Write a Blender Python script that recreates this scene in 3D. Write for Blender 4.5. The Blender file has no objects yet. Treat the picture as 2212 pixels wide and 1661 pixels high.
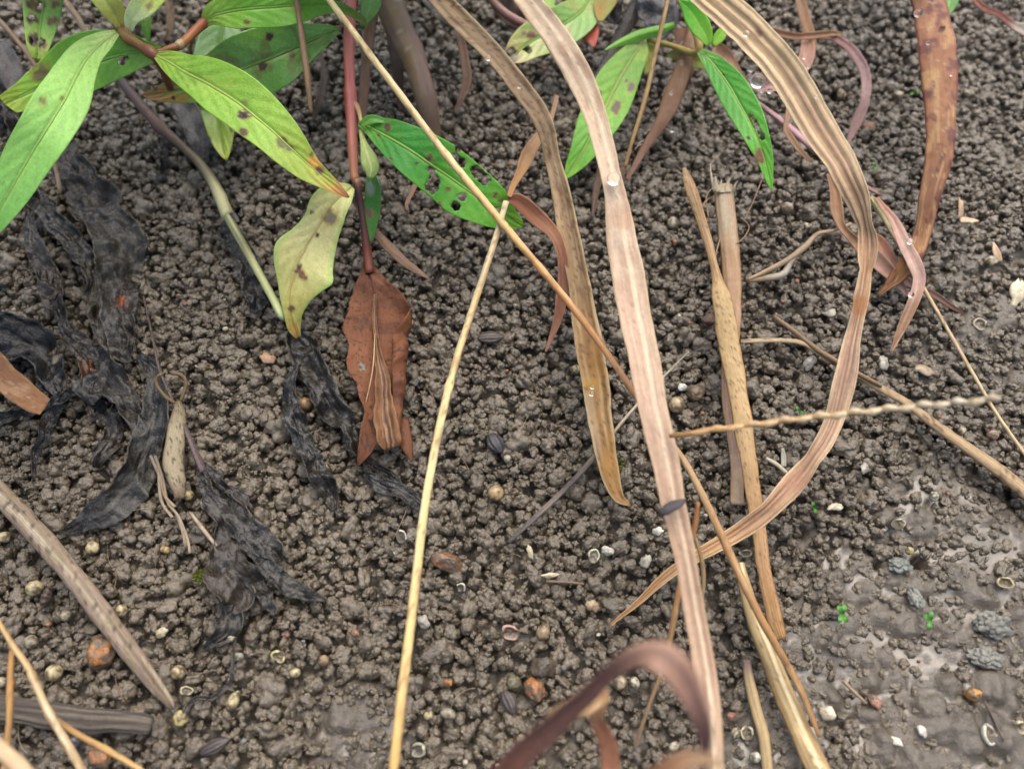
import bpy, math, random
import numpy as np
from mathutils import Vector, Matrix

# ------------------------------------------------------------------ camera, sky, sun, exposure
SC = bpy.context.scene
COL = SC.collection
PW, PH = 2212.0, 1661.0          # the photograph's picture grid used for the measurements below
LENS, SENS = 30.0, 36.0
TILT = math.radians(27.0)        # away from straight down
DIST = 0.335                     # metres to the soil in the middle of the picture

cam_d = bpy.data.cameras.new('camera')
cam = bpy.data.objects.new('camera', cam_d)
COL.objects.link(cam)
cam.location = (0.0, -DIST * math.sin(TILT), DIST * math.cos(TILT))
cam.rotation_euler = (TILT, 0.0, 0.0)
cam_d.lens = LENS
cam_d.sensor_width = SENS
cam_d.clip_start = 0.005
cam_d.clip_end = 400.0
cam_d.dof.use_dof = True
cam_d.dof.focus_distance = 0.318
cam_d.dof.aperture_fstop = 7.4
SC.camera = cam

world = bpy.data.worlds.new('World')
SC.world = world
world.use_nodes = True
wn = world.node_tree.nodes
wl = world.node_tree.links
sky = wn.new('ShaderNodeTexSky')
sky.sky_type = 'NISHITA'
sky.sun_disc = False
SUN_EL, SUN_AZ = math.radians(66), math.radians(18)
sky.sun_elevation = SUN_EL
sky.sun_rotation = SUN_AZ
sky.air_density = 1.0
sky.dust_density = 5.0
sky.ozone_density = 0.6
wl.new(sky.outputs['Color'], wn['Background'].inputs['Color'])
wn['Background'].inputs['Strength'].default_value = 0.10

sun_d = bpy.data.lights.new('sun', 'SUN')
sun_d.energy = 1.5
sun_d.angle = math.radians(80)
sun_d.color = (1.0, 0.96, 0.89)
sun = bpy.data.objects.new('sun', sun_d)
COL.objects.link(sun)
sd = Vector((math.sin(SUN_AZ) * math.cos(SUN_EL), math.cos(SUN_AZ) * math.cos(SUN_EL), math.sin(SUN_EL)))
sun.rotation_euler = sd.to_track_quat('Z', 'Y').to_euler()
sun.location = sd * 3

vs = SC.view_settings
vs.view_transform = 'Standard'
vs.look = 'None'
vs.exposure = 1.08
vs.gamma = 1.0
vs.use_curve_mapping = False
SC.render.engine = 'CYCLES'
SC.cycles.use_denoising = True
SC.cycles.use_adaptive_sampling = True
SC.cycles.adaptive_threshold = 0.03
SC.cycles.max_bounces = 6
SC.cycles.transparent_max_bounces = 12
SC.cycles.caustics_reflective = False
SC.cycles.caustics_refractive = False

rng = np.random.default_rng(7)
random.seed(7)

# ------------------------------------------------------------------ noise and colour helpers
def lin(c):
    c = np.asarray(c, float)
    return np.where(c <= 0.04045, c / 12.92, ((c + 0.055) / 1.055) ** 2.4)

def rgb(*c):
    return np.array(c, float) / 255.0

def _hash(ix, iy, iz, seed):
    h = (ix * 374761393 + iy * 668265263 + iz * 2147483647 + seed * 144269504) & 0xffffffff
    h = ((h ^ (h >> 13)) * 1274126177) & 0xffffffff
    h = ((h ^ (h >> 16)) * 2246822519) & 0xffffffff
    return ((h ^ (h >> 15)) & 0xffffff) / float(0xffffff)

def noise3(x, y, z=0.0, seed=0):
    x, y, z = np.broadcast_arrays(np.asarray(x, float), np.asarray(y, float), np.asarray(z, float))
    ix, iy, iz = np.floor(x).astype(np.int64), np.floor(y).astype(np.int64), np.floor(z).astype(np.int64)
    fx, fy, fz = x - ix, y - iy, z - iz
    fx, fy, fz = [f * f * (3 - 2 * f) for f in (fx, fy, fz)]
    r = 0
    flat = iz.size == 0 or (iz.max() == iz.min() and not fz.any())
    for dx in (0, 1):
        for dy in (0, 1):
            for dz in ((0,) if flat else (0, 1)):
                w = (fx if dx else 1 - fx) * (fy if dy else 1 - fy) * (fz if dz else 1 - fz)
                r = r + w * _hash(ix + dx, iy + dy, iz + dz, seed)
    return r * 2 - 1

def fbm(x, y, z=0.0, seed=0, octv=4):
    r, a, f = 0, 1.0, 1.0
    for k in range(octv):
        x, y = np.asarray(x) * .8 + np.asarray(y) * .6 + 3.7, np.asarray(y) * .8 - np.asarray(x) * .6 + 9.1
        r = r + a * noise3(x * f, y * f, np.asarray(z) * f, seed + k * 17)
        a *= 0.5
        f *= 2.03
    return r

def sstep(a, b, x):
    t = np.clip((x - a) / (b - a), 0, 1)
    return t * t * (3 - 2 * t)

# ------------------------------------------------------------------ from a place in the picture to a place on the plot
CAMP = np.array(cam.location)
CT, ST = math.cos(TILT), math.sin(TILT)
RX, RY, RZ = np.array([1, 0, 0.]), np.array([0, CT, ST]), np.array([0, -ST, CT])

def project(p):
    d = np.asarray(p, float) - CAMP
    zc = -(d @ RZ)
    px = ((d @ RX) / zc * LENS / SENS + 0.5) * PW
    py = (0.5 - (d @ RY) / zc * LENS / (SENS * 0.75)) * PH
    return px, py, zc

def P0(px, py, z=0.0):
    x = (np.asarray(px, float) / PW - 0.5) * SENS / LENS
    y = (0.5 - np.asarray(py, float) / PH) * SENS * 0.75 / LENS
    d = x[..., None] * RX + y[..., None] * RY - RZ
    t = (np.asarray(z, float) - CAMP[2]) / d[..., 2]
    return CAMP + d * t[..., None]

MUD = [(2020, 1480, 420, 1.0), (2100, 1150, 300, .75), (2180, 700, 330, .62), (2150, 250, 330, .5), (1700, 1640, 260, .8),
       (760, 1580, 150, .8), (1160, 1640, 260, .4), (1750, 1250, 220, .5), (300, 1650, 200, .25), (1480, 1560, 220, .45), (730, 1470, 110, .5)]
MUDW = [(P0(np.float64(a), np.float64(b)), r, s, P0(np.float64(a + r), np.float64(b))) for a, b, r, s in MUD]

def mudness(x, y):
    m = 0
    wob = 0.22 * fbm(x * 60, y * 60, 0, 5, 3)
    for c, r, s, e in MUDW:
        R = np.linalg.norm(e - c)
        d = np.sqrt((x - c[0]) ** 2 + (y - c[1]) ** 2) / R
        m = np.maximum(m, s * (1 - sstep(0.35, 1.15, d + wob)))
    return m

def terrain(x, y):
    x, y = np.asarray(x, float), np.asarray(y, float)
    fade = np.exp(-(x ** 2 + y ** 2) / 0.8)
    return (0.0045 * fbm(x * 9, y * 9, 0, 3, 2) + 0.0016 * fbm(x * 45, y * 45, 0, 4, 2)) * fade - 0.003 * mudness(x, y)

def P(px, py, h=0.0):
    """the point over the soil, h centimetres up, that is seen at px, py"""
    px, py, h = np.broadcast_arrays(np.asarray(px, float), np.asarray(py, float), np.asarray(h, float))
    z = h * 0.01
    for _ in range(4):
        p = P0(px, py, z)
        z = terrain(p[..., 0], p[..., 1]) + h * 0.01
    return P0(px, py, z)

def ppm(p):
    """metres for one picture pixel at p"""
    return project(p)[2] * SENS / (LENS * PW)

# ------------------------------------------------------------------ object helpers
def tag(o, label=None, cat=None, group=None, kind=None):
    if label: o['label'] = label
    if cat: o['category'] = cat
    if group: o['group'] = group
    if kind: o['kind'] = kind
    return o

def empty(name, loc, label, cat, group=None):
    o = bpy.data.objects.new(name, None)
    o.empty_display_size = 0.01
    o.location = loc
    COL.objects.link(o)
    return tag(o, label, cat, group)

def mesh_obj(name, verts, faces, mat, parent=None, cols=None, uvs=None, smooth=True, solid=0.0, subsurf=0):
    """verts (n,3) in world space; the origin of a top-level object is moved to its base"""
    verts = np.asarray(verts, float).reshape(-1, 3)
    off = np.zeros(3)
    if parent is None:
        off = np.array([verts[:, 0].mean(), verts[:, 1].mean(), verts[:, 2].min()])
    else:
        q = parent
        while q is not None:
            off = off + np.array(q.location)
            q = q.parent
    me = bpy.data.meshes.new(name)
    me.from_pydata((verts - off).tolist(), [], faces if isinstance(faces, list) else faces.tolist())
    if cols is not None:
        a = me.color_attributes.new('col', 'FLOAT_COLOR', 'POINT')
        c = np.ones((len(verts), 4))
        c[:, :3] = lin(np.clip(np.asarray(cols).reshape(-1, 3), 0, 1))
        a.data.foreach_set('color', c.ravel())
    if uvs is not None:
        uvs = np.asarray(uvs).reshape(-1, 2)
        ul = me.uv_layers.new(name='UVMap')
        li = np.zeros(len(me.loops), dtype=np.int32)
        me.loops.foreach_get('vertex_index', li)
        ul.data.foreach_set('uv', uvs[li].ravel())
    if smooth:
        me.polygons.foreach_set('use_smooth', np.ones(len(me.polygons), dtype=bool))
    me.materials.append(mat)
    me.update()
    o = bpy.data.objects.new(name, me)
    COL.objects.link(o)
    if parent is None:
        o.location = off
    else:
        o.parent = parent
    if solid:
        m = o.modifiers.new('thickness', 'SOLIDIFY')
        m.thickness = solid
        m.offset = 0.0
    return o

# ------------------------------------------------------------------ materials
def new_mat(name):
    m = bpy.data.materials.new(name)
    m.use_nodes = True
    nt = m.node_tree
    nt.nodes.clear()
    out = nt.nodes.new('ShaderNodeOutputMaterial')
    bs = nt.nodes.new('ShaderNodeBsdfPrincipled')
    nt.links.new(bs.outputs[0], out.inputs['Surface'])
    return m, nt, bs, out

def tissue(name, rough=0.5, rough_var=0.15, spec=0.5, fibre=(1.2, 45.0), fibre_amt=0.25, bump=0.00012, mottle=0.15, mottle_scale=5.0,
           trans=0.2, coat=0.0, blot=None):
    """plant tissue: its colour comes from the mesh, grain and relief from noise stretched along the blade"""
    m, nt, bs, out = new_mat(name)
    N, L = nt.nodes.new, nt.links.new
    at = N('ShaderNodeAttribute'); at.attribute_name = 'col'
    uv = N('ShaderNodeUVMap'); uv.uv_map = 'UVMap'
    mp = N('ShaderNodeMapping'); mp.inputs['Scale'].default_value = (fibre[0], fibre[1], 1)
    L(uv.outputs[0], mp.inputs[0])
    n1 = N('ShaderNodeTexNoise'); n1.inputs['Scale'].default_value = 1.0; n1.inputs['Detail'].default_value = 5; n1.inputs['Roughness'].default_value = 0.6
    L(mp.outputs[0], n1.inputs['Vector'])
    n2 = N('ShaderNodeTexNoise'); n2.inputs['Scale'].default_value = mottle_scale; n2.inputs['Detail'].default_value = 6; n2.inputs['Roughness'].default_value = 0.65
    L(uv.outputs[0], n2.inputs['Vector'])
    def ramp(src, lo, hi):
        r = N('ShaderNodeMapRange'); r.inputs['From Min'].default_value = 0.25; r.inputs['From Max'].default_value = 0.75
        r.inputs['To Min'].default_value = lo; r.inputs['To Max'].default_value = hi
        L(src, r.inputs['Value']); return r.outputs[0]
    f1 = ramp(n1.outputs['Fac'], 1 - fibre_amt, 1 + fibre_amt)
    f2 = ramp(n2.outputs['Fac'], 1 - mottle, 1 + mottle)
    mu = N('ShaderNodeMath'); mu.operation = 'MULTIPLY'; L(f1, mu.inputs[0]); L(f2, mu.inputs[1])
    vm = N('ShaderNodeVectorMath'); vm.operation = 'SCALE'; L(at.outputs['Color'], vm.inputs[0]); L(mu.outputs[0], vm.inputs['Scale'])
    col = vm.outputs[0]
    L(col, bs.inputs['Base Color'])
    L(ramp(n2.outputs['Fac'], max(0.05, rough - rough_var), rough + rough_var), bs.inputs['Roughness'])
    bs.inputs['Specular IOR Level'].default_value = spec
    bs.inputs['Coat Weight'].default_value = coat
    bs.inputs['Coat Roughness'].default_value = 0.12
    if bump:
        ad = N('ShaderNodeMath'); ad.operation = 'ADD'; L(n1.outputs['Fac'], ad.inputs[0]); L(n2.outputs['Fac'], ad.inputs[1])
        b = N('ShaderNodeBump'); b.inputs['Strength'].default_value = 1.0; b.inputs['Distance'].default_value = bump
        L(ad.outputs[0], b.inputs['Height']); L(b.outputs[0], bs.inputs['Normal'])
    if trans:
        t = N('ShaderNodeBsdfTranslucent'); L(col, t.inputs['Color'])
        mx = N('ShaderNodeMixShader'); mx.inputs[0].default_value = trans
        L(bs.outputs[0], mx.inputs[1]); L(t.outputs[0], mx.inputs[2]); L(mx.outputs[0], out.inputs['Surface'])
    return m

M_LEAF = tissue('leaf_green', rough=0.33, rough_var=0.12, spec=0.6, fibre=(14, 14), fibre_amt=0.10, bump=0.00022, mottle=0.16, mottle_scale=5, trans=0.34)
M_LEAFWET = tissue('leaf_wet', rough=0.2, rough_var=0.14, spec=0.8, fibre=(3, 3), fibre_amt=0.1, bump=0.00022, mottle=0.18, mottle_scale=9, trans=0.15)
M_DRY = tissue('dry_blade', rough=0.5, rough_var=0.12, spec=0.4, fibre=(0.9, 55), fibre_amt=0.26, bump=0.00022, mottle=0.16, mottle_scale=5, trans=0.18)
M_STRAW = tissue('straw', rough=0.5, rough_var=0.1, spec=0.35, fibre=(1.0, 30), fibre_amt=0.26, bump=0.0001, mottle=0.12, mottle_scale=6, trans=0.0)
M_STEM = tissue('stem_skin', rough=0.38, rough_var=0.1, spec=0.45, fibre=(0.8, 18), fibre_amt=0.14, bump=0.0001, mottle=0.1, mottle_scale=6, trans=0.0)
M_ROT = tissue('rotten_leaf', rough=0.27, rough_var=0.14, spec=0.5, fibre=(1.6, 9), fibre_amt=0.3, bump=0.00065, mottle=0.35, mottle_scale=7, trans=0.0, coat=0.2)
M_BROWN = tissue('dead_leaf', rough=0.6, rough_var=0.15, spec=0.3, fibre=(2.5, 10), fibre_amt=0.18, bump=0.0003, mottle=0.3, mottle_scale=14, trans=0.1)
M_WOOD = tissue('twig_bark', rough=0.6, rough_var=0.12, spec=0.3, fibre=(0.9, 24), fibre_amt=0.35, bump=0.0003, mottle=0.2, mottle_scale=6, trans=0.0)

def grit_mat(name, rough=0.4, bump=0.0003, scale=900.0, var=0.3, spec=0.5, sss=0.0):
    m, nt, bs, out = new_mat(name)
    N, L = nt.nodes.new, nt.links.new
    at = N('ShaderNodeAttribute'); at.attribute_name = 'col'
    tc = N('ShaderNodeNewGeometry')
    n = N('ShaderNodeTexNoise'); n.inputs['Scale'].default_value = scale; n.inputs['Detail'].default_value = 5
    L(tc.outputs['Position'], n.inputs['Vector'])
    r = N('ShaderNodeMapRange'); r.inputs['From Min'].default_value = 0.3; r.inputs['From Max'].default_value = 0.7
    r.inputs['To Min'].default_value = 1 - var; r.inputs['To Max'].default_value = 1 + var * 0.6
    L(n.outputs['Fac'], r.inputs['Value'])
    vm = N('ShaderNodeVectorMath'); vm.operation = 'SCALE'; L(at.outputs['Color'], vm.inputs[0]); L(r.outputs[0], vm.inputs['Scale'])
    L(vm.outputs[0], bs.inputs['Base Color'])
    bs.inputs['Roughness'].default_value = rough
    bs.inputs['Specular IOR Level'].default_value = spec
    b = N('ShaderNodeBump'); b.inputs['Distance'].default_value = bump; L(n.outputs['Fac'], b.inputs['Height']); L(b.outputs[0], bs.inputs['Normal'])
    return m

M_SHELL = grit_mat('shell', rough=0.3, bump=0.0001, scale=900, var=0.22)
M_STONE = grit_mat('wet_stone', rough=0.33, bump=0.0004, scale=1100, var=0.35)
M_HUSK = grit_mat('husk', rough=0.45, bump=0.0002, scale=1500, var=0.3)

def water_mat():
    m, nt, bs, out = new_mat('water_drop')
    bs.inputs['Base Color'].default_value = (1, 1, 1, 1)
    bs.inputs['Roughness'].default_value = 0.0
    bs.inputs['IOR'].default_value = 1.333
    bs.inputs['Transmission Weight'].default_value = 1.0
    return m
M_WATER = water_mat()

def soil_mat(name, c_dark, c_mid, c_light, wet_rough, bump, gritty=True):
    """wet clay crumbs: brown-grey clay in world-space noise, fine sandy relief, a moist sheen"""
    m, nt, bs, out = new_mat(name)
    N, L = nt.nodes.new, nt.links.new
    geo = N('ShaderNodeNewGeometry')
    def nz(scale, det, rgh=0.55):
        n = N('ShaderNodeTexNoise'); n.inputs['Scale'].default_value = scale; n.inputs['Detail'].default_value = det; n.inputs['Roughness'].default_value = rgh
        L(geo.outputs['Position'], n.inputs['Vector']); return n
    big, mid, fine = nz(42, 3), nz(230, 4), nz(1900, 6, 0.65)
    cr = N('ShaderNodeValToRGB')
    e = cr.color_ramp.elements
    e[0].position = 0.30; e[0].color = (*lin(c_dark), 1)
    e[1].position = 0.72; e[1].color = (*lin(c_light), 1)
    k = e.new(0.5); k.color = (*lin(c_mid), 1)
    mx = N('ShaderNodeMix'); mx.data_type = 'FLOAT'; mx.inputs['Factor'].default_value = 0.5
    L(mid.outputs['Fac'], mx.inputs['A']); L(fine.outputs['Fac'], mx.inputs['B'])
    mx2 = N('ShaderNodeMix'); mx2.data_type = 'FLOAT'; mx2.inputs['Factor'].default_value = 0.35
    L(mx.outputs['Result'], mx2.inputs['A']); L(big.outputs['Fac'], mx2.inputs['B'])
    L(mx2.outputs['Result'], cr.inputs['Fac'])
    L(cr.outputs['Color'], bs.inputs['Base Color'])
    rr = N('ShaderNodeMapRange'); rr.inputs['From Min'].default_value = 0.3; rr.inputs['From Max'].default_value = 0.7
    rr.inputs['To Min'].default_value = wet_rough[0]; rr.inputs['To Max'].default_value = wet_rough[1]
    L(mid.outputs['Fac'], rr.inputs['Value']); L(rr.outputs[0], bs.inputs['Roughness'])
    bs.inputs['Specular IOR Level'].default_value = 0.75
    bs.inputs['Coat Weight'].default_value = 0.8
    bs.inputs['Coat Roughness'].default_value = 0.09
    knob = nz(620, 3, 0.5)
    b0 = N('ShaderNodeBump'); b0.inputs['Distance'].default_value = bump * 1.3; L(knob.outputs['Fac'], b0.inputs['Height'])
    b = N('ShaderNodeBump'); b.inputs['Distance'].default_value = bump; L(fine.outputs['Fac'], b.inputs['Height']); L(b0.outputs[0], b.inputs['Normal']); L(b.outputs[0], bs.inputs['Normal'])
    L(b.outputs[0], bs.inputs['Coat Normal'])
    return m, nt, bs

M_CRUMB, _, _ = soil_mat('soil_crumb', rgb(71, 61, 47), rgb(101, 90, 72), rgb(131, 119, 99), (0.12, 0.36), 0.00045)

def bed_mat():
    m, nt, bs = soil_mat('soil_mud', rgb(66, 58, 47), rgb(86, 78, 66), rgb(106, 97, 84), (0.25, 0.45), 0.00035)
    N, L = nt.nodes.new, nt.links.new
    at = N('ShaderNodeAttribute'); at.attribute_name = 'wet'
    src = bs.inputs['Roughness'].links[0].from_socket
    mr = N('ShaderNodeMapRange'); mr.inputs['From Min'].default_value = 0.25; mr.inputs['From Max'].default_value = 0.8
    mr.inputs['To Min'].default_value = 0.0; mr.inputs['To Max'].default_value = 1.0
    L(at.outputs['Fac'], mr.inputs['Value'])
    mx = N('ShaderNodeMix'); mx.data_type = 'FLOAT'; L(mr.outputs[0], mx.inputs['Factor']); L(src, mx.inputs['A']); mx.inputs['B'].default_value = 0.17
    L(mx.outputs['Result'], bs.inputs['Roughness'])
    # the film of water lies smooth: no grain where it stands
    for nd in nt.nodes:
        if nd.type == 'BUMP':
            mm = N('ShaderNodeMapRange'); mm.inputs['From Min'].default_value = 0.2; mm.inputs['From Max'].default_value = 0.8
            mm.inputs['To Min'].default_value = 1.0; mm.inputs['To Max'].default_value = 0.3
            L(at.outputs['Fac'], mm.inputs['Value']); L(mm.outputs[0], nd.inputs['Strength'])
    bs.inputs['Coat Weight'].default_value = 0.4
    bs.inputs['Coat Roughness'].default_value = 0.08
    bs.inputs['Specular IOR Level'].default_value = 0.6
    return m
M_BED = bed_mat()

# ------------------------------------------------------------------ builders: strips (blades, leaves), tubes (stems, straws)
def catmull(A, n):
    """A (k,m) control rows -> (n,m) rows evenly spaced along the first three columns"""
    A = np.asarray(A, float)
    if len(A) == 2:
        A = np.vstack([A[0], (A[0] + A[1]) / 2, A[1]])
    E = np.vstack([2 * A[0] - A[1], A, 2 * A[-1] - A[-2]])
    out = []
    t = np.linspace(0, 1, 24, endpoint=False)[:, None]
    for i in range(len(A) - 1):
        a, b, c, d = E[i], E[i + 1], E[i + 2], E[i + 3]
        out.append(0.5 * (2 * b + (c - a) * t + (2 * a - 5 * b + 4 * c - d) * t ** 2 + (3 * b - a - 3 * c + d) * t ** 3))
    out.append(A[-1:])
    S = np.vstack(out)
    s = np.concatenate([[0], np.cumsum(np.linalg.norm(np.diff(S[:, :3], axis=0), axis=1))])
    u = np.linspace(0, s[-1], n)
    return np.stack([np.interp(u, s, S[:, j]) for j in range(S.shape[1])], 1), u

def path(pts, n):
    pts = np.asarray(pts, float)
    W = P(pts[:, 0], pts[:, 1], pts[:, 2])
    m = ppm(W)[:, None]
    A = np.hstack([W, pts[:, 3:] * m])
    return catmull(A, n)

def paint(U, V, PX, PY, spec, seed, length_cm):
    """U 0..1 along, V -1..1 across; the tissue's own colours"""
    g = spec['grad']
    if len(g) == 3 and not isinstance(g[0], (tuple, list)):
        g = [(0, g)]
    us = [k[0] for k in g]
    uj = U + 0.04 * fbm(U * 9, V * 2, 0, seed, 2)
    C = np.stack([np.interp(uj, us, [k[1][j] for k in g]) for j in range(3)], -1)
    def mixin(w, c):
        nonlocal C
        w = np.clip(w, 0, 1)[..., None]
        C = C * (1 - w) + np.asarray(c) * w
    for c, fr, amt in spec.get('stripes', []):
        n = noise3(V * fr + 31.7, U * length_cm * 0.25, 0, seed + 3) + 0.5 * noise3(V * fr * 2.7, U * length_cm * 0.5, 0, seed + 4)
        mixin(sstep(0.05, 0.6, n) * amt, c)
    for c, sc, th, amt in spec.get('blot', []):
        n = fbm(U * length_cm / sc, V * 0.8 / sc * 1.2, 0, seed + 9, 4)
        mixin(sstep(th, th + 0.35, n) * amt, c)
    if 'veins' in spec:
        c, nv, amt = spec['veins']
        ph = U * nv - np.abs(V) ** 0.85 * 2.1 + 0.25 * np.where(V > 0, 1, 0)
        d = np.abs(ph - np.round(ph))
        mixin((1 - sstep(0.02, 0.13, d)) * amt * sstep(0.03, 0.2, np.abs(V)) * (1 - sstep(0.75, 1, np.abs(V))), c)
    for c, w, amt in spec.get('mid', []):
        mixin((1 - sstep(w * 0.5, w * 1.3, np.abs(V + 0.05 * noise3(U * 5, 3.3, 0, seed)))) * amt, c)
    for c, v0, w, amt in spec.get('line', []):
        mixin((1 - sstep(w * 0.4, w, np.abs(V - v0 + 0.06 * noise3(U * 4, v0 * 9, 0, seed)))) * amt, c)
    for c, w, amt in spec.get('edge', []):
        mixin(sstep(1 - w, 1 - w * 0.3, np.abs(V)) * amt, c)
    for px, py, r, c, amt in spec.get('tint', []):
        d = np.hypot(PX - px, PY - py) / r + 0.25 * fbm(PX / r * 1.7, PY / r * 1.7, 0, seed + 21, 2)
        mixin((1 - sstep(0.3, 1.0, d)) * amt, c)
    for px, py, r, c in spec.get('spots', []):
        d = np.hypot(PX - px, PY - py) / (r * 1.2) + 0.42 * fbm(PX / r * 0.9, PY / r * 0.9, 0, seed + 22, 3)
        mixin((1 - sstep(0.9, 1.5, d)) * 0.45, rgb(156, 132, 62))
        mixin(1 - sstep(0.7, 0.95, d), c)
    if 'speck' in spec:
        c, sc, th, amt = spec['speck']
        n = noise3(U * length_cm * sc, V * sc * 0.4, 0, seed + 30)
        mixin(sstep(th, th + 0.2, n) * amt, c)
    return C

SEED = [100]

def strip(name, pts, mat, spec, parent=None, nv=11, res=0.0011, fold=0.0, curl=0.0, pleat=(), crumple=(), wave=(), twist=(),
          holes=(), roll=None, thick=0.00022, midrib=None, label=None, cat=None, group=None, ragged=0.0, seed=None):
    """a blade or leaf. pts rows: px, py, height cm, width px  |  px, py, height cm, left px, right px"""
    SEED[0] += 7
    seed = SEED[0] if seed is None else seed
    if mat is M_DRY:
        crumple = crumple or (-.06, 1.3)
        ragged = ragged or .035
    pts = [tuple(q) if len(q) == 5 else (q[0], q[1], q[2], q[3] / 2, q[3] / 2) for q in pts]
    W = P(np.array([q[0] for q in pts]), np.array([q[1] for q in pts]), np.array([q[2] for q in pts]))
    ln = np.linalg.norm(np.diff(W, axis=0), axis=1).sum()
    n = int(np.clip(ln / res, 14, 190))
    A, s = path(pts, n)
    C, wL, wR = A[:, :3], np.maximum(A[:, 3], 0.0001), np.maximum(A[:, 4], 0.0001)
    T = np.gradient(C, axis=0)
    T /= np.linalg.norm(T, axis=1)[:, None]
    Vw = CAMP - C
    Vw /= np.linalg.norm(Vw, axis=1)[:, None]
    Vw = Vw * 0.8 + np.array([0, 0, 0.2])
    S = np.cross(Vw, T)
    S /= np.linalg.norm(S, axis=1)[:, None]
    Nn = np.cross(T, S)
    u = s / s[-1]
    if len(twist):
        r = np.radians(np.interp(u, [k[0] for k in twist], [k[1] for k in twist]))[:, None]
        S, Nn = S * np.cos(r) + Nn * np.sin(r), Nn * np.cos(r) - S * np.sin(r)
    v = np.linspace(-1, 1, nv)
    U, V = np.meshgrid(u, v, indexing='ij')
    Wd = np.where(V > 0, wL[:, None], wR[:, None])
    if ragged:
        Wd = Wd * (1 + ragged * fbm(U * ln * 140, np.sign(V) * 5, 0, seed + 2, 3))
    off = fold * np.abs(V) * Wd + curl * V ** 2 * Wd
    if pleat:
        a, k = pleat
        off = off + a * Wd * np.cos(V * k * np.pi + noise3(U * 3, V, 0, seed))
    if wave:
        a, f = wave
        off = off + a * Wd * np.abs(V) ** 1.5 * np.sin(U * f * 2 * np.pi + np.where(V > 0, 0, 1.3) + seed)
    if 'veins' in spec:
        ph = U * spec['veins'][1] - np.abs(V) ** 0.85 * 2.1 + 0.25 * np.where(V > 0, 1, 0)
        d = np.abs(ph - np.round(ph))
        off = off + 0.00042 * (d - 0.25) * sstep(0.0, 0.25, np.abs(V)) * (1 - sstep(0.7, 1, np.abs(V))) - 0.0004 * (1 - sstep(0.02, 0.16, np.abs(V)))
    lat = V * Wd
    if roll:
        v0, tab = roll              # the left margin rolls inwards beyond v0, by the angle given along u
        ang = np.radians(np.interp(U, [k[0] for k in tab], [k[1] for k in tab])) + 1e-4
        t = np.clip((V - v0) / (1 - v0), 0, 1)
        Rr = (1 - v0) * Wd / ang
        lat = np.where(V > v0, v0 * Wd + Rr * np.sin(t * ang), lat)
        off = off + np.where(V > v0, Rr * (1 - np.cos(t * ang)), 0)
    Xs = C[:, None, :] + S[:, None, :] * lat[..., None] + Nn[:, None, :] * off[..., None]
    if crumple:
        a, sc = crumple
        k = 100.0 / sc
        nn = fbm(Xs[..., 0] * k, Xs[..., 1] * k, Xs[..., 2] * k, seed + 40, 4)
        nn = 1 - np.abs(nn) * 1.6 if a > 0 else nn
        Xs = Xs + Nn[:, None, :] * (abs(a) * 0.01 * nn)[..., None]
        nn2 = fbm(Xs[..., 0] * k * .7, Xs[..., 1] * k * .7, Xs[..., 2] * k * .7, seed + 57, 3)
        Xs = Xs + S[:, None, :] * (abs(a) * 0.007 * nn2)[..., None]
    PX, PY, ZC = project(Xs.reshape(-1, 3))
    PX, PY = PX.reshape(U.shape), PY.reshape(U.shape)
    cols = paint(U, V, PX, PY, spec, seed, ln * 100)
    sat, val = {'dry_blade': (.84, .97), 'leaf_green': (1.04, 1.1), 'leaf_wet': (1.0, 1.06), 'dead_leaf': (.88, .88)}.get(mat.name, (1, 1))
    lum = cols @ np.array([.3, .59, .11])
    cols = (lum[..., None] * (1 - sat) + cols * sat) * val
    if mat is M_DRY:
        cols = cols * np.array([1.02, 1.0, .93])
    idx = np.arange(n * nv).reshape(n, nv)
    F = np.stack([idx[:-1, :-1], idx[1:, :-1], idx[1:, 1:], idx[:-1, 1:]], -1).reshape(-1, 4)
    X = Xs.reshape(-1, 3).copy()
    if holes:
        fx, fy = PX.ravel()[F].mean(1), PY.ravel()[F].mean(1)
        keep = np.ones(len(F), bool)
        px, py = PX.ravel().copy(), PY.ravel().copy()
        for k, (hx, hy, hr) in enumerate(holes):
            def rad(dx, dy):
                a = np.arctan2(dy, dx)
                return hr * (1 + 0.28 * noise3(np.cos(a) * 1.6 + k * 3, np.sin(a) * 1.6, 0, seed))
            d = np.hypot(fx - hx, fy - hy)
            keep &= d > rad(fx - hx, fy - hy)
            dv = np.hypot(px - hx, py - hy) + 1e-6
            R = rad(px - hx, py - hy)
            inn = dv < R
            sc = (R[inn] / dv[inn] - 1)
            dx, dy = (px[inn] - hx) * sc, (py[inn] - hy) * sc
            m = ppm(X[inn])
            lim = np.minimum(1, 0.0012 / (np.hypot(dx, dy) * m + 1e-9))
            X[inn] += (dx * m * lim)[:, None] * RX - (dy * m * lim)[:, None] * RY
        F = F[keep]
        used = np.unique(F)
        remap = -np.ones(len(X), int); remap[used] = np.arange(len(used))
        F = remap[F]
        X = X[used]; colv = cols.reshape(-1, 3)[used]
        uv = np.stack([U * ln * 100, V * Wd * 100], -1).reshape(-1, 2)[used]
    else:
        colv = cols.reshape(-1, 3)
        uv = np.stack([U * ln * 100, V * Wd * 100], -1).reshape(-1, 2)
    o = mesh_obj(name, X, F, mat, parent, colv, uv + seed * 0.37, solid=thick)
    if label: tag(o, label, cat, group)
    if midrib:
        c, w0, w1 = midrib
        mid = Xs[:, nv // 2] + Nn * 0.00012
        rr = np.interp(u, [0, 1], [w0, w1]) * ppm(C) * 0.5
        k = int(n * 0.97)
        tube_raw('midrib', mid[:k], rr[:k], M_LEAF, {'grad': c}, o, sides=6)
    return o

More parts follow.
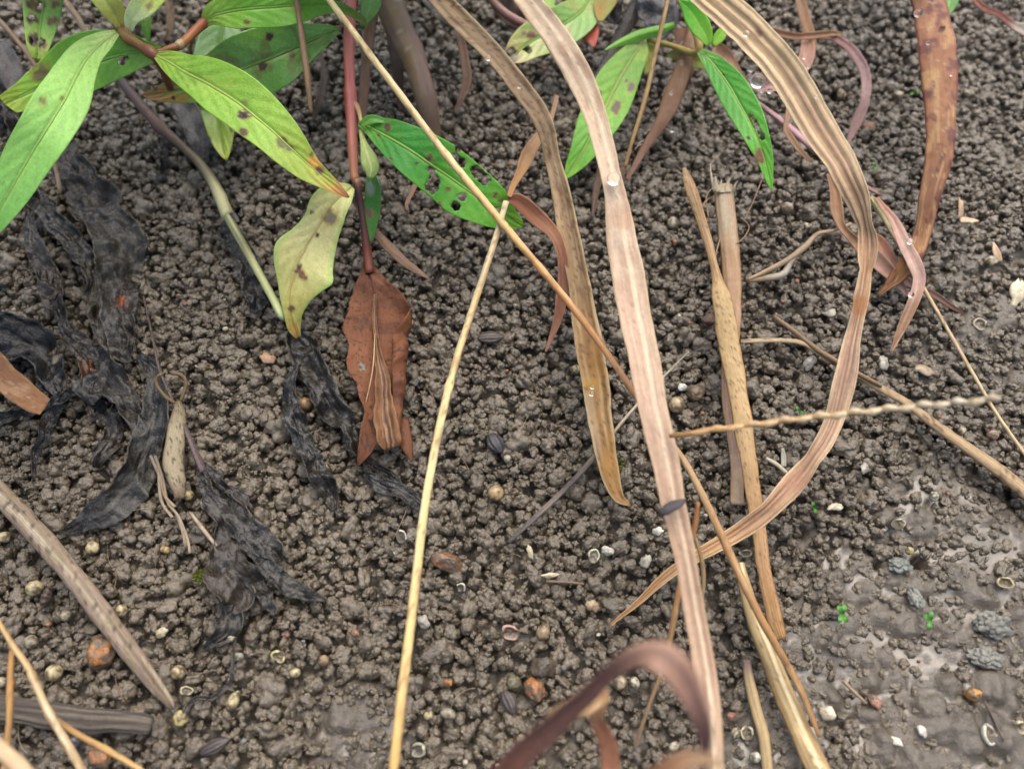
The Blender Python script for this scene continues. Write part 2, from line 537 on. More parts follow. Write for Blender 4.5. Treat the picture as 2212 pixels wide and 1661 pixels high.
def tube_raw(name, C, R, mat, spec, parent=None, sides=10, seed=None, rough=0.0, flat=1.0):
    SEED[0] += 7
    seed = SEED[0] if seed is None else seed
    n = len(C)
    T = np.gradient(C, axis=0)
    T /= np.linalg.norm(T, axis=1)[:, None]
    up = np.array([0.13, 0.2, 1.0])
    N0 = np.cross(T, np.cross(up, T))
    N0 /= np.linalg.norm(N0, axis=1)[:, None]
    B = np.cross(T, N0)
    s = np.concatenate([[0], np.cumsum(np.linalg.norm(np.diff(C, axis=0), axis=1))])
    u = s / s[-1]
    th = np.linspace(0, 2 * np.pi, sides, endpoint=False)
    U, TH = np.meshgrid(u, th, indexing='ij')
    rr = R[:, None] * (1 + rough * fbm(U * s[-1] * 180, np.cos(TH) * 1.5, np.sin(TH) * 1.5, seed, 3))
    X = C[:, None, :] + N0[:, None, :] * (flat * rr * np.cos(TH))[..., None] + B[:, None, :] * (rr * np.sin(TH))[..., None]
    PX, PY, _ = project(X.reshape(-1, 3))
    V = np.where(np.cos(TH) > 0, np.sin(TH), np.sign(np.sin(TH) + 1e-9) * (2 - np.abs(np.sin(TH)))) * 0.5
    cols = paint(U, V, PX.reshape(U.shape), PY.reshape(U.shape), spec, seed, s[-1] * 100).reshape(-1, 3)
    if mat is M_STRAW:
        cols = ((cols @ np.array([.3, .59, .11]))[:, None] * .14 + cols * .86) * .95
    idx = np.arange(n * sides).reshape(n, sides)
    nx = np.roll(idx, -1, 1)
    F = np.stack([idx[:-1], nx[:-1], nx[1:], idx[1:]], -1).reshape(-1, 4).tolist()
    F.append(idx[0][::-1].tolist()); F.append(idx[-1].tolist())
    uv = np.stack([U * s[-1] * 100, TH * R[:, None] * 100], -1).reshape(-1, 2)
    return mesh_obj(name, X.reshape(-1, 3), F, mat, parent, cols, uv + seed * 0.37)

def tube(name, pts, mat, spec, parent=None, sides=10, nodes=(), label=None, cat=None, group=None, res=0.0015, rough=0.05, flat=1.0):
    """pts rows: px, py, height cm, width px; nodes: (u, swelling, length) joints"""
    if mat is M_STRAW:
        spec = dict(spec)
        spec.setdefault('blot', [(rgb(146, 108, 66), .7, .3, .45)])
        spec.setdefault('speck', (rgb(110, 82, 56), 26, .68, .5))
        rough = max(rough, .1)
    W = P(np.array([q[0] for q in pts]), np.array([q[1] for q in pts]), np.array([q[2] for q in pts]))
    ln = np.linalg.norm(np.diff(W, axis=0), axis=1).sum()
    n = int(np.clip(ln / res, 10, 220))
    A, s = path(pts, n)
    u = s / s[-1]
    R = A[:, 3] * 0.5
    for nu, am, w in nodes:
        R = R * (1 + am * np.exp(-((u - nu) / w) ** 2))
    o = tube_raw(name, A[:, :3], R, mat, spec, parent, sides, rough=rough, flat=flat)
    if label: tag(o, label, cat, group)
    return o

# ------------------------------------------------------------------ lumps: crumbs, beads, pebbles, husks, shells, drops
import bmesh
_ICO = {}
def ico(k):
    if k not in _ICO:
        b = bmesh.new()
        bmesh.ops.create_icosphere(b, subdivisions=k, radius=1.0)
        b.verts.ensure_lookup_table()
        _ICO[k] = (np.array([v.co[:] for v in b.verts]), np.array([[v.index for v in f.verts] for f in b.faces]))
        b.free()
    return _ICO[k]

def far_hit(D, C, R):
    """how far out along D the union of balls (C,R) reaches"""
    b = D @ C.T
    disc = R[None] ** 2 - (C ** 2).sum(1)[None] + b ** 2
    t = np.where(disc > 0, b + np.sqrt(np.maximum(disc, 0)), 0)
    return t.max(1)

def crumb_shape(seed, sub=4, lumps=16, fine=110, rough=0.05, lr=(0.28, 0.46), lc=(0.36, 0.66)):
    r = np.random.default_rng(seed)
    D, F = ico(sub)
    def dirs(n):
        a = r.normal(size=(n, 3))
        return a / np.linalg.norm(a, axis=1)[:, None]
    c = dirs(lumps) * r.uniform(*lc, (lumps, 1))
    s = r.uniform(*lr, lumps)
    base = np.maximum(far_hit(D, c, s), 0.58)
    if fine:
        dc = dirs(fine)
        k = np.argmax(dc @ D.T, axis=1)
        base2 = far_hit(D, dc * (base[k] - 0.005)[:, None], r.uniform(0.05, 0.16, fine))
        base = np.maximum(base, base2)
    rad = base * (1 + rough * fbm(D[:, 0] * 5, D[:, 1] * 5, D[:, 2] * 5, seed, 3))
    sq = np.array([1, r.uniform(0.75, 1.0), r.uniform(0.65, 0.9)])
    X = D * rad[:, None] * sq
    return X / np.abs(X).max(), F

def rotm(rx, ry, rz):
    return np.array(Matrix.Rotation(rz, 3, 'Z') @ Matrix.Rotation(ry, 3, 'Y') @ Matrix.Rotation(rx, 3, 'X'))

def place(px, py, h):
    return P(np.float64(px), np.float64(py), np.float64(h))

OCC = []     # ground spots already taken: x, y, radius
def occupy(px, py, r_px):
    p = place(px, py, 0.2)
    OCC.append((p[0], p[1], r_px * ppm(p)))

BITS = 0
def bit(kind, px, py, rx, ry, rot, col, label, cat=None, h=None, dirt=0.4, group=None, sink=0.3):
    """a small thing on the soil, rx by ry pixels (half sizes), long axis turned rot degrees in the picture"""
    global BITS
    BITS += 1
    r = np.random.default_rng(1000 + BITS)
    p = place(px, py, 0.22 if h is None else h)
    m = ppm(p)
    if kind in ('shell_bead', 'open_shell'):
        m *= .92
    a, b = rx * m, ry * m
    c3 = min(a, b)
    if h is None:
        occupy(px, py, max(rx, ry) * 0.95)
    Rz = rotm(r.uniform(-.25, .25), r.uniform(-.25, .25), -math.radians(rot))
    col = np.asarray(col, float)
    soil = rgb(98, 84, 69)
    mat = M_SHELL
    name = kind
    if kind == 'shell_bead':
        D, F = ico(3)
        k = 1 + 0.09 * fbm(D[:, 0] * 1.3, D[:, 1] * 1.3, D[:, 2] * 1.3, BITS, 2)
        X = D * k[:, None] * np.array([a, b, c3])
        w = 0.9 * sstep(0.45 - dirt, 1.0 - dirt, fbm(D[:, 0] * 2.3, D[:, 1] * 2.3, D[:, 2] * 2.3, BITS + 50, 4) + 0.5 - 0.35 * D[:, 2])
        C = col * (1 - w[:, None]) + soil * w[:, None]
    elif kind == 'open_shell':
        prof = np.array([(0.02, -.85), (.55, -.75), (.92, -.3), (1, .1), (.95, .3), (.8, .36), (.66, .24), (.56, .0), (.3, -.06), (.02, .02)])
        ns = 28
        th = np.linspace(0, 2 * np.pi, ns, endpoint=False)
        TH, K = np.meshgrid(th, np.arange(len(prof)), indexing='ij')
        brk = 1 - 0.95 * sstep(-0.05, 0.45, noise3(np.cos(TH) * 1.3, np.sin(TH) * 1.3, BITS, 3)) * (prof[:, 1][K] > -0.2)
        z = np.where(prof[:, 1][K] > -0.2, prof[:, 1][K] * brk - 0.25 * (1 - brk), prof[:, 1][K])
        wob = 1 + 0.16 * fbm(np.cos(TH) * 1.4, np.sin(TH) * 1.4, BITS + 7.3, 13, 3)
        X = np.stack([prof[:, 0][K] * wob * np.cos(TH) * a, prof[:, 0][K] * wob * np.sin(TH) * b, z * c3], -1).reshape(-1, 3)
        idx = np.arange(ns * len(prof)).reshape(ns, -1)
        nx = np.roll(idx, -1, 0)
        F = np.stack([idx[:, :-1], nx[:, :-1], nx[:, 1:], idx[:, 1:]], -1).reshape(-1, 4)
        ins = (K >= 6).astype(float).reshape(-1, 1) * 0.75
        ins = np.maximum(ins, (1 - brk).reshape(-1, 1) * 0.7)
        C = col * (1 - ins) + rgb(88, 76, 60) * ins
        C = C * (1 + 0.1 * noise3(X[:, 0] * 3000, X[:, 1] * 3000, 0, BITS))[:, None]
        Rz = rotm(TILT * 0.7 + r.uniform(-.3, .3), r.uniform(-.3, .3), -math.radians(rot)) if True else Rz
    elif kind in ('shell_chip', 'leaf_flake'):
        nr, ns = 6, 22
        th = np.linspace(0, 2 * np.pi, ns, endpoint=False)
        rr = np.linspace(0.0, 1, nr)
        RR, TH = np.meshgrid(rr, th, indexing='ij')
        out = 1 + 0.28 * fbm(np.cos(TH) * 1.7, np.sin(TH) * 1.7, BITS, 9, 3)
        z = (1 - RR ** 2) * c3 * (0.55 if kind == 'shell_chip' else 0.3) + 0.12 * c3 * fbm(RR * 2, TH, BITS, 5, 2)
        X = np.stack([RR * out * np.cos(TH) * a, RR * out * np.sin(TH) * b, z], -1).reshape(-1, 3)
        idx = np.arange(nr * ns).reshape(nr, ns)
        nx = np.roll(idx, -1, 1)
        F = np.stack([idx[:-1], nx[:-1], nx[1:], idx[1:]], -1).reshape(-1, 4)
        w = (0.5 * dirt * sstep(0.0, 0.6, fbm(X[:, 0] * 900, X[:, 1] * 900, 0, BITS, 3) + 0.2))[:, None]
        C = col * (1 - w) + soil * w
        C = C * (0.9 + 0.15 * RR.reshape(-1, 1))
        Rz = rotm(r.uniform(-.5, .5) + TILT * .5, r.uniform(-.5, .5), -math.radians(rot))
    elif kind in ('pebble', 'clod'):
        D, F = ico(4 if max(rx, ry) > 18 else 3)
        X = D.copy()
        for _ in range(9):
            nrm = r.normal(size=3); nrm /= np.linalg.norm(nrm)
            d = r.uniform(0.62, 0.9)
            k = X @ nrm - d
            X = X - np.maximum(k, 0)[:, None] * nrm * 0.85
        X = X * (1 + 0.1 * fbm(D[:, 0] * 3, D[:, 1] * 3, D[:, 2] * 3, BITS, 4))[:, None]
        X = X * np.array([a, b, c3 * 0.9])
        w = sstep(0.5 - dirt, 0.95 - dirt, 0.45 + fbm(D[:, 0] * 1.8, D[:, 1] * 1.8, D[:, 2] * 1.8, BITS + 50, 4))[:, None]
        C = col * (1 - w) + soil * w
        mat = M_STONE
    elif kind == 'seed_husk':
        D, F = ico(4)
        th = np.arctan2(D[:, 2], D[:, 1])
        tap = (1 - 0.35 * np.clip(D[:, 0], 0, 1) ** 2)
        k = 1 + 0.09 * np.cos(th * 9) * (1 - D[:, 0] ** 2)
        X = np.stack([np.sign(D[:, 0]) * np.abs(D[:, 0]) ** 1.1 * a, D[:, 1] * b * k * tap, D[:, 2] * b * 0.6 * k * tap], 1)
        w = sstep(-0.2, 0.9, np.cos(th * 9) + 0.4 * fbm(D[:, 0] * 3, D[:, 1] * 3, D[:, 2] * 3, BITS, 2))[:, None]
        C = col * w + col * 0.55 * (1 - w)
        mat = M_HUSK
    elif kind == 'worm_cast':
        X, F = crumb_shape(4000 + BITS, 5, 75, 0, 0.015, (0.13, 0.22), (0.55, 0.8))
        X = X * np.array([a * 1.1, b * 1.1, c3 * 0.55])
        C = col * (1 + 0.12 * fbm(X[:, 0] * 700, X[:, 1] * 700, X[:, 2] * 700, BITS, 3))[:, None]
        mat = M_STONE
    elif kind == 'water_drop':
        D, F = ico(3)
        X = D * np.array([a, b, c3 * 0.85])
        C = np.ones_like(X)
        mat = M_WATER
    if kind == 'shell_bead':
        C = C * np.array([.9, .88, .82])
    elif kind == 'open_shell':
        C = C * .9
    X = X @ Rz.T + p
    if h is None and kind != 'worm_cast':
        X[:, 2] += c3 * (0.2 - sink)
    o = mesh_obj(name, X, F, mat, None, C, smooth=True, solid=0.00018 if kind in ('shell_chip', 'leaf_flake') else 0)
    cats = {'shell_bead': 'shell', 'open_shell': 'shell', 'shell_chip': 'shell', 'pebble': 'pebble', 'clod': 'soil lump', 'seed_husk': 'seed', 'worm_cast': 'worm cast',
            'water_drop': 'water drop', 'leaf_flake': 'leaf flake'}
    return tag(o, label, cat or cats[kind], group)

# ------------------------------------------------------------------ small things on the soil (kind, px, py, half w, half h, turn, colour, label)
CREAM, WHITE, TAN, GREYW = rgb(194, 184, 150), rgb(204, 200, 184), rgb(160, 138, 108), rgb(164, 160, 146)
OCHRE, ORANGE, REDB, GREENG = rgb(150, 100, 52), rgb(190, 122, 58), rgb(140, 96, 78), rgb(120, 122, 92)
PINKS, BLUEG, HUSK, DARKH = rgb(170, 132, 116), rgb(110, 109, 100), rgb(92, 80, 76), rgb(70, 66, 72)
FLAKE = rgb(214, 182, 148)
BIT_LIST = [
 ('shell_bead', 74, 1271, 20, 19, 0, CREAM, 'dirty cream bead left of the grey stick, with a dark cleft of soil'),
 ('shell_bead', 200, 1183, 17, 16, 0, CREAM, 'cream bead in the crumbs right of the upper half of the grey stick'),
 ('shell_bead', 141, 1330, 14, 13, 0, GREYW, 'small grey-white bead just left of the middle of the grey stick'),
 ('shell_bead', 67, 1386, 17, 15, 20, GREYW, 'pale double bead left of the grey stick above the bare yellow straw'),
 ('shell_bead', 115, 1453, 19, 19, 0, CREAM, 'clean round cream bead below the rusty ochre lump'),
 ('shell_bead', 384, 1453, 18, 17, 0, CREAM, 'round cream bead right of the lower part of the grey stick'),
 ('shell_bead', 389, 1552, 18, 19, 0, rgb(206, 196, 140), 'yellowish cream bead below the broken tip of the grey stick'),
 ('open_shell', 403, 1492, 15, 11, 10, CREAM, 'small open pale shell with a hole beside the grey stick tip'),
 ('shell_bead', 502, 1515, 15, 20, 10, rgb(196, 188, 150), 'cone shaped cream bead right of the withered black leaf end'),
 ('open_shell', 601, 1418, 18, 14, 30, rgb(216, 208, 150), 'broken yellow-cream shell gaping towards a soil lump'),
 ('shell_bead', 638, 1453, 13, 12, 0, CREAM, 'small cream bead below the broken yellow-cream shell'),
 ('shell_bead', 699, 1428, 13, 14, 0, TAN, 'tan bead half in soil left of the long yellow straw'),
 ('shell_bead', 499, 1375, 15, 12, 20, WHITE, 'white bead caught in the end of the black withered leaf'),
 ('shell_bead', 515, 1418, 13, 10, -15, rgb(150, 160, 150), 'grey-green bead under the black withered leaf end'),
 ('shell_chip', 348, 1368, 18, 9, -20, CREAM, 'thin cream shell chip right of the grey stick'),
 ('shell_bead', 357, 1188, 13, 9, 15, rgb(196, 172, 112), 'yellowish bead below the dry forked twig'),
 ('shell_bead', 262, 1319, 14, 15, 0, CREAM, 'cream bead touching the right side of the grey stick'),
 ('shell_bead', 442, 1086, 10, 17, 0, rgb(206, 196, 170), 'upright oval cream bead left of the black withered leaf'),
 ('shell_bead', 407, 1070, 13, 13, 0, rgb(176, 164, 120), 'olive cream bead below the pale curled dead leaf'),
 ('shell_bead', 8, 1160, 15, 14, 0, CREAM, 'cream bead at the photo edge beside the grey stick'),
 ('shell_bead', 3, 1474, 13, 13, 0, GREYW, 'grey-white bead at the photo edge above the dark bark strip'),
 ('clod', 219, 1411, 30, 42, 5, OCHRE, 'rusty ochre soil lump left of the grey stick'),
 ('pebble', 217, 1638, 29, 20, 15, rgb(150, 98, 56), 'orange-brown pebble at the bottom edge between the dry straws'),
 ('seed_husk', 463, 1612, 34, 15, -25, HUSK, 'striped grey-brown seed husk near the bottom edge'),
 ('seed_husk', 163, 1600, 12, 22, 20, rgb(120, 116, 116), 'grey striped husk between the two dry straws'),
 ('seed_husk', 1060, 728, 29, 15, -5, rgb(96, 86, 76), 'flat striped husk lying level right of the long yellow straw'),
 ('seed_husk', 1071, 957, 26, 19, 60, DARKH, 'slate grey pointed husk below the flat striped husk'),
 ('seed_husk', 1099, 1517, 27, 16, 65, HUSK, 'grey-brown husk below the greenish pebble'),
 ('seed_husk', 100, 1290, 12, 22, 10, rgb(98, 80, 68), 'brown husk against the upper left flank of the grey stick'),
 ('open_shell', 866, 1158, 13, 17, 0, rgb(206, 202, 186), 'oval shell ring filled with soil left of the long yellow straw'),
 ('pebble', 965, 1214, 38, 22, 15, rgb(132, 94, 66), 'long brown-orange pebble right of the long yellow straw'),
 ('open_shell', 996, 1269, 11, 12, 30, WHITE, 'tiny broken white bead below the long brown-orange pebble'),
 ('shell_chip', 1189, 1243, 19, 7, -10, CREAM, 'slim cream shell sliver in bare soil below the grey twig'),
 ('open_shell', 1283, 1201, 13, 17, 0, rgb(212, 212, 180), 'open cream shell with a dark hole left of the pink blade'),
 ('shell_chip', 1313, 1190, 15, 10, 25, WHITE, 'white shell piece touching the open cream shell'),
 ('shell_chip', 1420, 1147, 14, 8, 10, WHITE, 'white shell chip tight against the left edge of the pink blade'),
 ('shell_chip', 1145, 1192, 6, 14, -15, CREAM, 'thin upright cream shell sliver below the grey twig end'),
 ('shell_chip', 1394, 1213, 11, 15, 30, GREYW, 'torn grey-white shell flake left of the lower pink blade'),
 ('shell_chip', 1281, 1308, 16, 12, 30, TAN, 'curled tan husk chip above the blurred purple leaf'),
 ('open_shell', 1103, 1365, 21, 18, 20, rgb(196, 160, 142), 'pinkish spiral shell fragment in the middle of the lower soil'),
 ('shell_bead', 1173, 1366, 16, 18, 0, rgb(168, 150, 124), 'tan bead right of the pinkish spiral shell'),
 ('shell_chip', 915, 1345, 15, 14, 40, GREYW, 'translucent grey shell flake touching the long yellow straw'),
 ('pebble', 767, 1368, 11, 9, 20, rgb(184, 120, 80), 'small orange stone left of the long yellow straw'),
 ('pebble', 968, 1475, 11, 10, 10, ORANGE, 'small bright orange stone right of the long yellow straw'),
 ('pebble', 1111, 1475, 17, 18, 0, GREENG, 'round greenish pebble beside a brown-orange pebble'),
 ('pebble', 1156, 1490, 22, 29, -35, rgb(160, 104, 56), 'half rusty pebble touching the round greenish pebble'),
 ('clod', 1173, 1441, 29, 27, 0, rgb(74, 66, 56), 'dark round soil lump above the half rusty pebble'),
 ('shell_bead', 968, 1542, 20, 13, 15, GREYW, 'oval grey-white bead right of the long yellow straw near the bottom'),
 ('shell_bead', 926, 1545, 12, 11, 0, CREAM, 'small cream bead left of the oval grey-white bead'),
 ('open_shell', 904, 1620, 19, 18, 0, rgb(198, 196, 172), 'open shell at the bottom edge right of the long yellow straw'),
 ('shell_bead', 1340, 1475, 18, 18, 0, rgb(190, 178, 156), 'pale bead inside the arch of the blurred purple leaf'),
 ('shell_bead', 1370, 1475, 13, 14, 0, WHITE, 'whiter bead inside the arch of the blurred purple leaf'),
 ('shell_bead', 1456, 1612, 14, 10, -20, WHITE, 'white bead under the falling end of the blurred purple leaf'),
 ('shell_bead', 1127, 1598, 13, 14, 0, GREYW, 'grey-white bead under the lower part of the blurred purple leaf'),
 ('shell_bead', 1071, 1065, 18, 18, 0, rgb(190, 166, 132), 'spotted tan bead in the open soil between the two long straws'),
 ('shell_bead', 1462, 874, 19, 20, 0, rgb(196, 180, 154), 'white and brown bead touching the right edge of the pink blade'),
 ('pebble', 1503, 847, 21, 19, 0, rgb(120, 98, 76), 'brown round pebble between the pink blade and the tan straw'),
 ('shell_chip', 1474, 836, 11, 8, 0, rgb(190, 196, 190), 'pale chip above the white and brown bead'),
 ('shell_bead', 1244, 798, 11, 13, 0, rgb(190, 180, 140), 'yellowish bead against the left edge of the tan blade'),
 ('shell_bead', 1593, 966, 12, 14, 20, CREAM, 'cream bead against the left edge of the lower tan straw'),
 ('pebble', 1529, 985, 13, 11, 0, rgb(110, 112, 108), 'grey round pebble left of the lower tan straw'),
 ('pebble', 1532, 692, 16, 15, 0, rgb(118, 80, 70), 'reddish brown pebble left of the tan straw below its joint'),
 ('shell_chip', 1909, 784, 13, 15, 20, GREYW, 'grey-white shell flake below the thin tip of the pink curled blade'),
 ('open_shell', 2117, 700, 15, 16, 0, rgb(180, 170, 152), 'pale shell ring on the mud right of the thin diagonal straw'),
 ('shell_chip', 1749, 784, 11, 16, 20, rgb(176, 170, 156), 'grey chip below the bent thin straw'),
 ('shell_chip', 1792, 676, 15, 10, -20, GREYW, 'grey-white flake left of the twisted striped blade'),
 ('shell_chip', 1996, 798, 22, 14, 20, rgb(168, 150, 124), 'flat tan flake between the two diagonal straws'),
 ('shell_bead', 2078, 929, 10, 10, 0, WHITE, 'tiny white bead below the pale beaded seed stalk'),
 ('shell_bead', 2145, 939, 14, 12, 0, rgb(190, 164, 146), 'pinkish tan bead under the far end of the seed stalk'),
 ('shell_chip', 1805, 1095, 17, 9, -15, rgb(206, 196, 170), 'cream shell flake right of the tiny green sprout under the striped blade'),
 ('shell_chip', 1867, 1012, 12, 14, 30, GREYW, 'grey shell flake on the soil below the seed stalk'),
 ('shell_bead', 2018, 1072, 11, 13, 30, rgb(186, 194, 190), 'bluish white bead below the thick diagonal straw'),
 ('shell_chip', 2198, 632, 15, 32, 20, rgb(226, 214, 180), 'large curved cream shell at the photo edge'),
 ('leaf_flake', 2076, 450, 9, 20, -25, FLAKE, 'upper beige leaf flake on the mud right of the brown blade'),
 ('leaf_flake', 2092, 475, 16, 9, 15, FLAKE, 'lower beige leaf flake, touching the one above it'),
 ('leaf_flake', 2154, 546, 10, 24, -35, FLAKE, 'long beige leaf flake near the photo edge'),
 ('shell_bead', 2142, 564, 15, 13, 0, WHITE, 'white bead under the long beige leaf flake'),
 ('clod', 1878, 274, 18, 13, 15, rgb(142, 92, 62), 'rusty crumb between the striped blade and the brown blade'),
 ('shell_bead', 1699, 449, 15, 15, 0, rgb(176, 164, 152), 'grey-tan bead right of the frayed broken stalk'),
 ('shell_bead', 1453, 481, 13, 16, 10, GREYW, 'grey-white bead left of the thin broken straw'),
 ('shell_bead', 1745, 488, 10, 8, 20, WHITE, 'tiny white bead above the pale forked twig'),
 ('shell_bead', 1699, 36, 11, 8, 0, WHITE, 'white bead near the top edge right of the striped blade'),
 ('shell_bead', 1940, 205, 13, 11, 0, rgb(196, 188, 172), 'pale bead in blurred soil left of the brown blade'),
 ('shell_bead', 1818, 203, 10, 12, 0, rgb(190, 180, 160), 'pale bead inside the purple arching blade'),
 ('shell_bead', 2092, 202, 14, 10, 0, GREYW, 'grey-white bead right of the brown blade'),
 ('open_shell', 1943, 1131, 20, 13, -15, CREAM, 'open cream shell on the mud above the blue-grey worm cast'),
 ('shell_bead', 1965, 1190, 10, 10, 0, rgb(180, 172, 116), 'yellow-green bead above the small blue-grey worm cast'),
 ('pebble', 2103, 1499, 21, 17, 5, rgb(206, 142, 62), 'bright orange oval pebble on the wet mud'),
 ('open_shell', 2172, 1259, 19, 14, 20, rgb(186, 172, 130), 'cream shell with a dark hollow at the right of the mud'),
 ('pebble', 1887, 1515, 14, 19, -20, rgb(170, 124, 104), 'pink stone half sunk in the wet mud'),
 ('shell_chip', 1786, 1540, 17, 15, 20, rgb(196, 186, 160), 'cream shell flake in the puddle right of the bottom straw'),
 ('open_shell', 2138, 1588, 19, 25, -20, rgb(224, 218, 198), 'broken white shell on the mud near the bottom edge'),
 ('open_shell', 2206, 1570, 16, 17, 0, rgb(206, 196, 160), 'cream shell cut by the photo edge on the mud'),
 ('shell_chip', 1993, 1580, 12, 13, 0, WHITE, 'white shell splinter in the mud left of the broken white shell'),
 ('shell_chip', 1933, 1600, 16, 8, 40, WHITE, 'white crescent shell on the mud near the bottom edge'),
 ('shell_bead', 1590, 1584, 11, 14, 20, WHITE, 'white bead left of the bottom straw'),
 ('open_shell', 1614, 1584, 15, 17, 0, rgb(206, 198, 164), 'open cream shell between the white bead and the bottom straw'),
 ('shell_bead', 1632, 1636, 14, 13, 0, rgb(206, 212, 206), 'white bead at the bottom edge beside the bottom straw'),
 ('pebble', 1583, 1547, 16, 12, 15, rgb(156, 100, 82), 'reddish pebble left of the bottom straw'),
 ('open_shell', 1611, 1195, 16, 9, 0, rgb(200, 192, 164), 'flat cream shell ring under the crossing of striped blade and tan straw'),
 ('worm_cast', 2145, 1352, 36, 33, 0, BLUEG, 'large blue-grey worm cast of rounded pellets on the mud', ),
 ('worm_cast', 2128, 1420, 34, 28, 20, BLUEG, 'blue-grey worm cast adjoining the lower side of the large one'),
 ('worm_cast', 1945, 1222, 26, 22, 0, rgb(108, 110, 103), 'small blue-grey worm cast beside the round dark hole'),
 ('worm_cast', 1979, 1292, 15, 26, -15, rgb(110, 112, 104), 'slim blue-grey worm cast above the right green seedling'),
 ('shell_bead', 966, 272, 14, 13, 0, rgb(134, 128, 120), 'grey bead beside the lower end of the purple-brown stalk'),
 ('shell_bead', 744, 523, 12, 10, 0, rgb(150, 144, 130), 'dull bead right of the pale yellow leaf'),
 ('shell_bead', 560, 455, 9, 16, 5, rgb(170, 164, 152), 'pale shell left of the pale yellow leaf'),
 ('shell_chip', 578, 773, 16, 12, 15, rgb(176, 140, 112), 'brown and white husk scrap left of the black leaf'),
 ('shell_bead', 659, 872, 17, 17, 0, rgb(146, 120, 90), 'tan bead hidden between two black leaf strips'),
 ('shell_bead', 700, 1012, 13, 10, 0, rgb(176, 164, 130), 'cream bead right of the hanging black leaf strip'),
 ('shell_bead', 1096, 991, 10, 10, 0, rgb(170, 172, 160), 'small pale bead below the slate grey husk'),
]
PITS = [(1988, 1213, 16), (1896, 1220, 10), (1737, 1142, 11), (2035, 70, 12), (2010, 490, 15), (1985, 655, 18), (1695, 1175, 10), (1310, 905, 9), (1000, 1375, 16), (2080, 520, 10), (1920, 795, 14)]
for b in BIT_LIST:
    occupy(b[1], b[2], max(b[3], b[4]) * 0.8)

# ------------------------------------------------------------------ the soil: one sheet out to the horizon, lumps and crumbs on it
def axis(lo, hi, n, far):
    mid = np.linspace(lo, hi, n)
    st = (hi - lo) / n
    k = []
    d = st
    x = 0
    while x < far:
        d *= 1.6
        x += d
        k.append(x)
    k = np.array(k)
    return np.concatenate([lo - k[::-1], mid, hi + k])

ax_x, ax_y = axis(-0.50, 0.50, 880, 120), axis(-0.30, 0.56, 740, 120)
GX, GY = np.meshgrid(ax_x, ax_y, indexing='ij')
mud = mudness(GX, GY)
lump = fbm(GX * 320, GY * 320, 0, 61, 4)
near = np.exp(-((np.abs(GX) - 0.44).clip(0) ** 2 + (np.abs(GY - 0.13) - 0.38).clip(0) ** 2) / 0.02)
def domes(x, y, f, seed):
    """rounded lumps packed side by side, 0 between them and 1 on top"""
    x, y = x * f, y * f
    ix, iy = np.floor(x).astype(np.int64), np.floor(y).astype(np.int64)
    h = np.zeros_like(x)
    for i in (-1, 0, 1):
        for j in (-1, 0, 1):
            jx, jy = ix + i, iy + j
            cx, cy = jx + 0.5 + 0.8 * (_hash(jx, jy, 1, seed) - .5), jy + 0.5 + 0.8 * (_hash(jx, jy, 2, seed) - .5)
            rr = 0.28 + 0.5 * _hash(jx, jy, 3, seed) ** 2
            h = np.maximum(h, rr * np.sqrt(np.maximum(0, 1 - ((x - cx) ** 2 + (y - cy) ** 2) / rr ** 2)))
    return h
dome = 0.0052 * domes(GX, GY, 105, 81) + 0.0030 * domes(GX + .3, GY, 210, 82) + 0.0010 * domes(GX + .7, GY, 480, 83)
ter = terrain(GX, GY)
lumps = -0.0080 + 0.0061 * mud + (0.0014 - 0.0008 * mud) * lump + dome * (0.8 + 0.15 * mud)
film = -0.0013 + 0.00035 * fbm(GX * 60, GY * 60, 0, 90, 2) - 0.012 * (1 - sstep(0.42, 0.72, mud + 0.12 * fbm(GX * 35, GY * 35, 0, 91, 2)))
wet = sstep(-0.0009, 0.0009, film - lumps) * sstep(0.3, 0.8, mud)
GZ = ter + near * np.maximum(lumps, film)
for hx, hy, hr in PITS:
    q = place(hx, hy, 0)
    rr = hr * ppm(q)
    OCC.append((q[0], q[1], rr * 0.8))
    d = np.hypot(GX - q[0], GY - q[1]) / rr
    GZ = GZ - 0.009 * (1 - sstep(0.45, 1.05, d + 0.15 * fbm(GX * 300, GY * 300, 0, 71, 2)))
idx = np.arange(GX.size).reshape(GX.shape)
F = np.stack([idx[:-1, :-1], idx[1:, :-1], idx[1:, 1:], idx[:-1, 1:]], -1).reshape(-1, 4)
me = bpy.data.meshes.new('soil')
me.vertices.add(GX.size)
me.vertices.foreach_set('co', np.stack([GX, GY, GZ], -1).astype(np.float32).ravel())
me.loops.add(F.size)
me.loops.foreach_set('vertex_index', F.astype(np.int32).ravel())
me.polygons.add(len(F))
me.polygons.foreach_set('loop_start', np.arange(0, F.size, 4, dtype=np.int32))
me.polygons.foreach_set('use_smooth', np.ones(len(F), dtype=bool))
wa = me.attributes.new('wet', 'FLOAT', 'POINT')
wa.data.foreach_set('value', (0.25 * mud + 0.75 * wet).astype(np.float32).ravel())
me.materials.append(M_BED)
me.update(calc_edges=True)
soil = bpy.data.objects.new('soil', me)
COL.objects.link(soil)
tag(soil, 'wet brown crumbly soil turning to smooth mud at the lower right', None, None, 'structure')

# crumb shapes shared by the single lumps and by the mass of crumbs
VAR = []
for k in range(14):
    X, F = crumb_shape(500 + k, 4, 10 + 2 * (k % 6), 60 + 12 * (k % 5), 0.05)
    m = bpy.data.meshes.new('soil_clod')
    m.from_pydata(X.tolist(), [], F.tolist())
    m.polygons.foreach_set('use_smooth', np.ones(len(m.polygons), dtype=bool))
    m.materials.append(M_CRUMB)
    m.update()
    VAR.append(m)

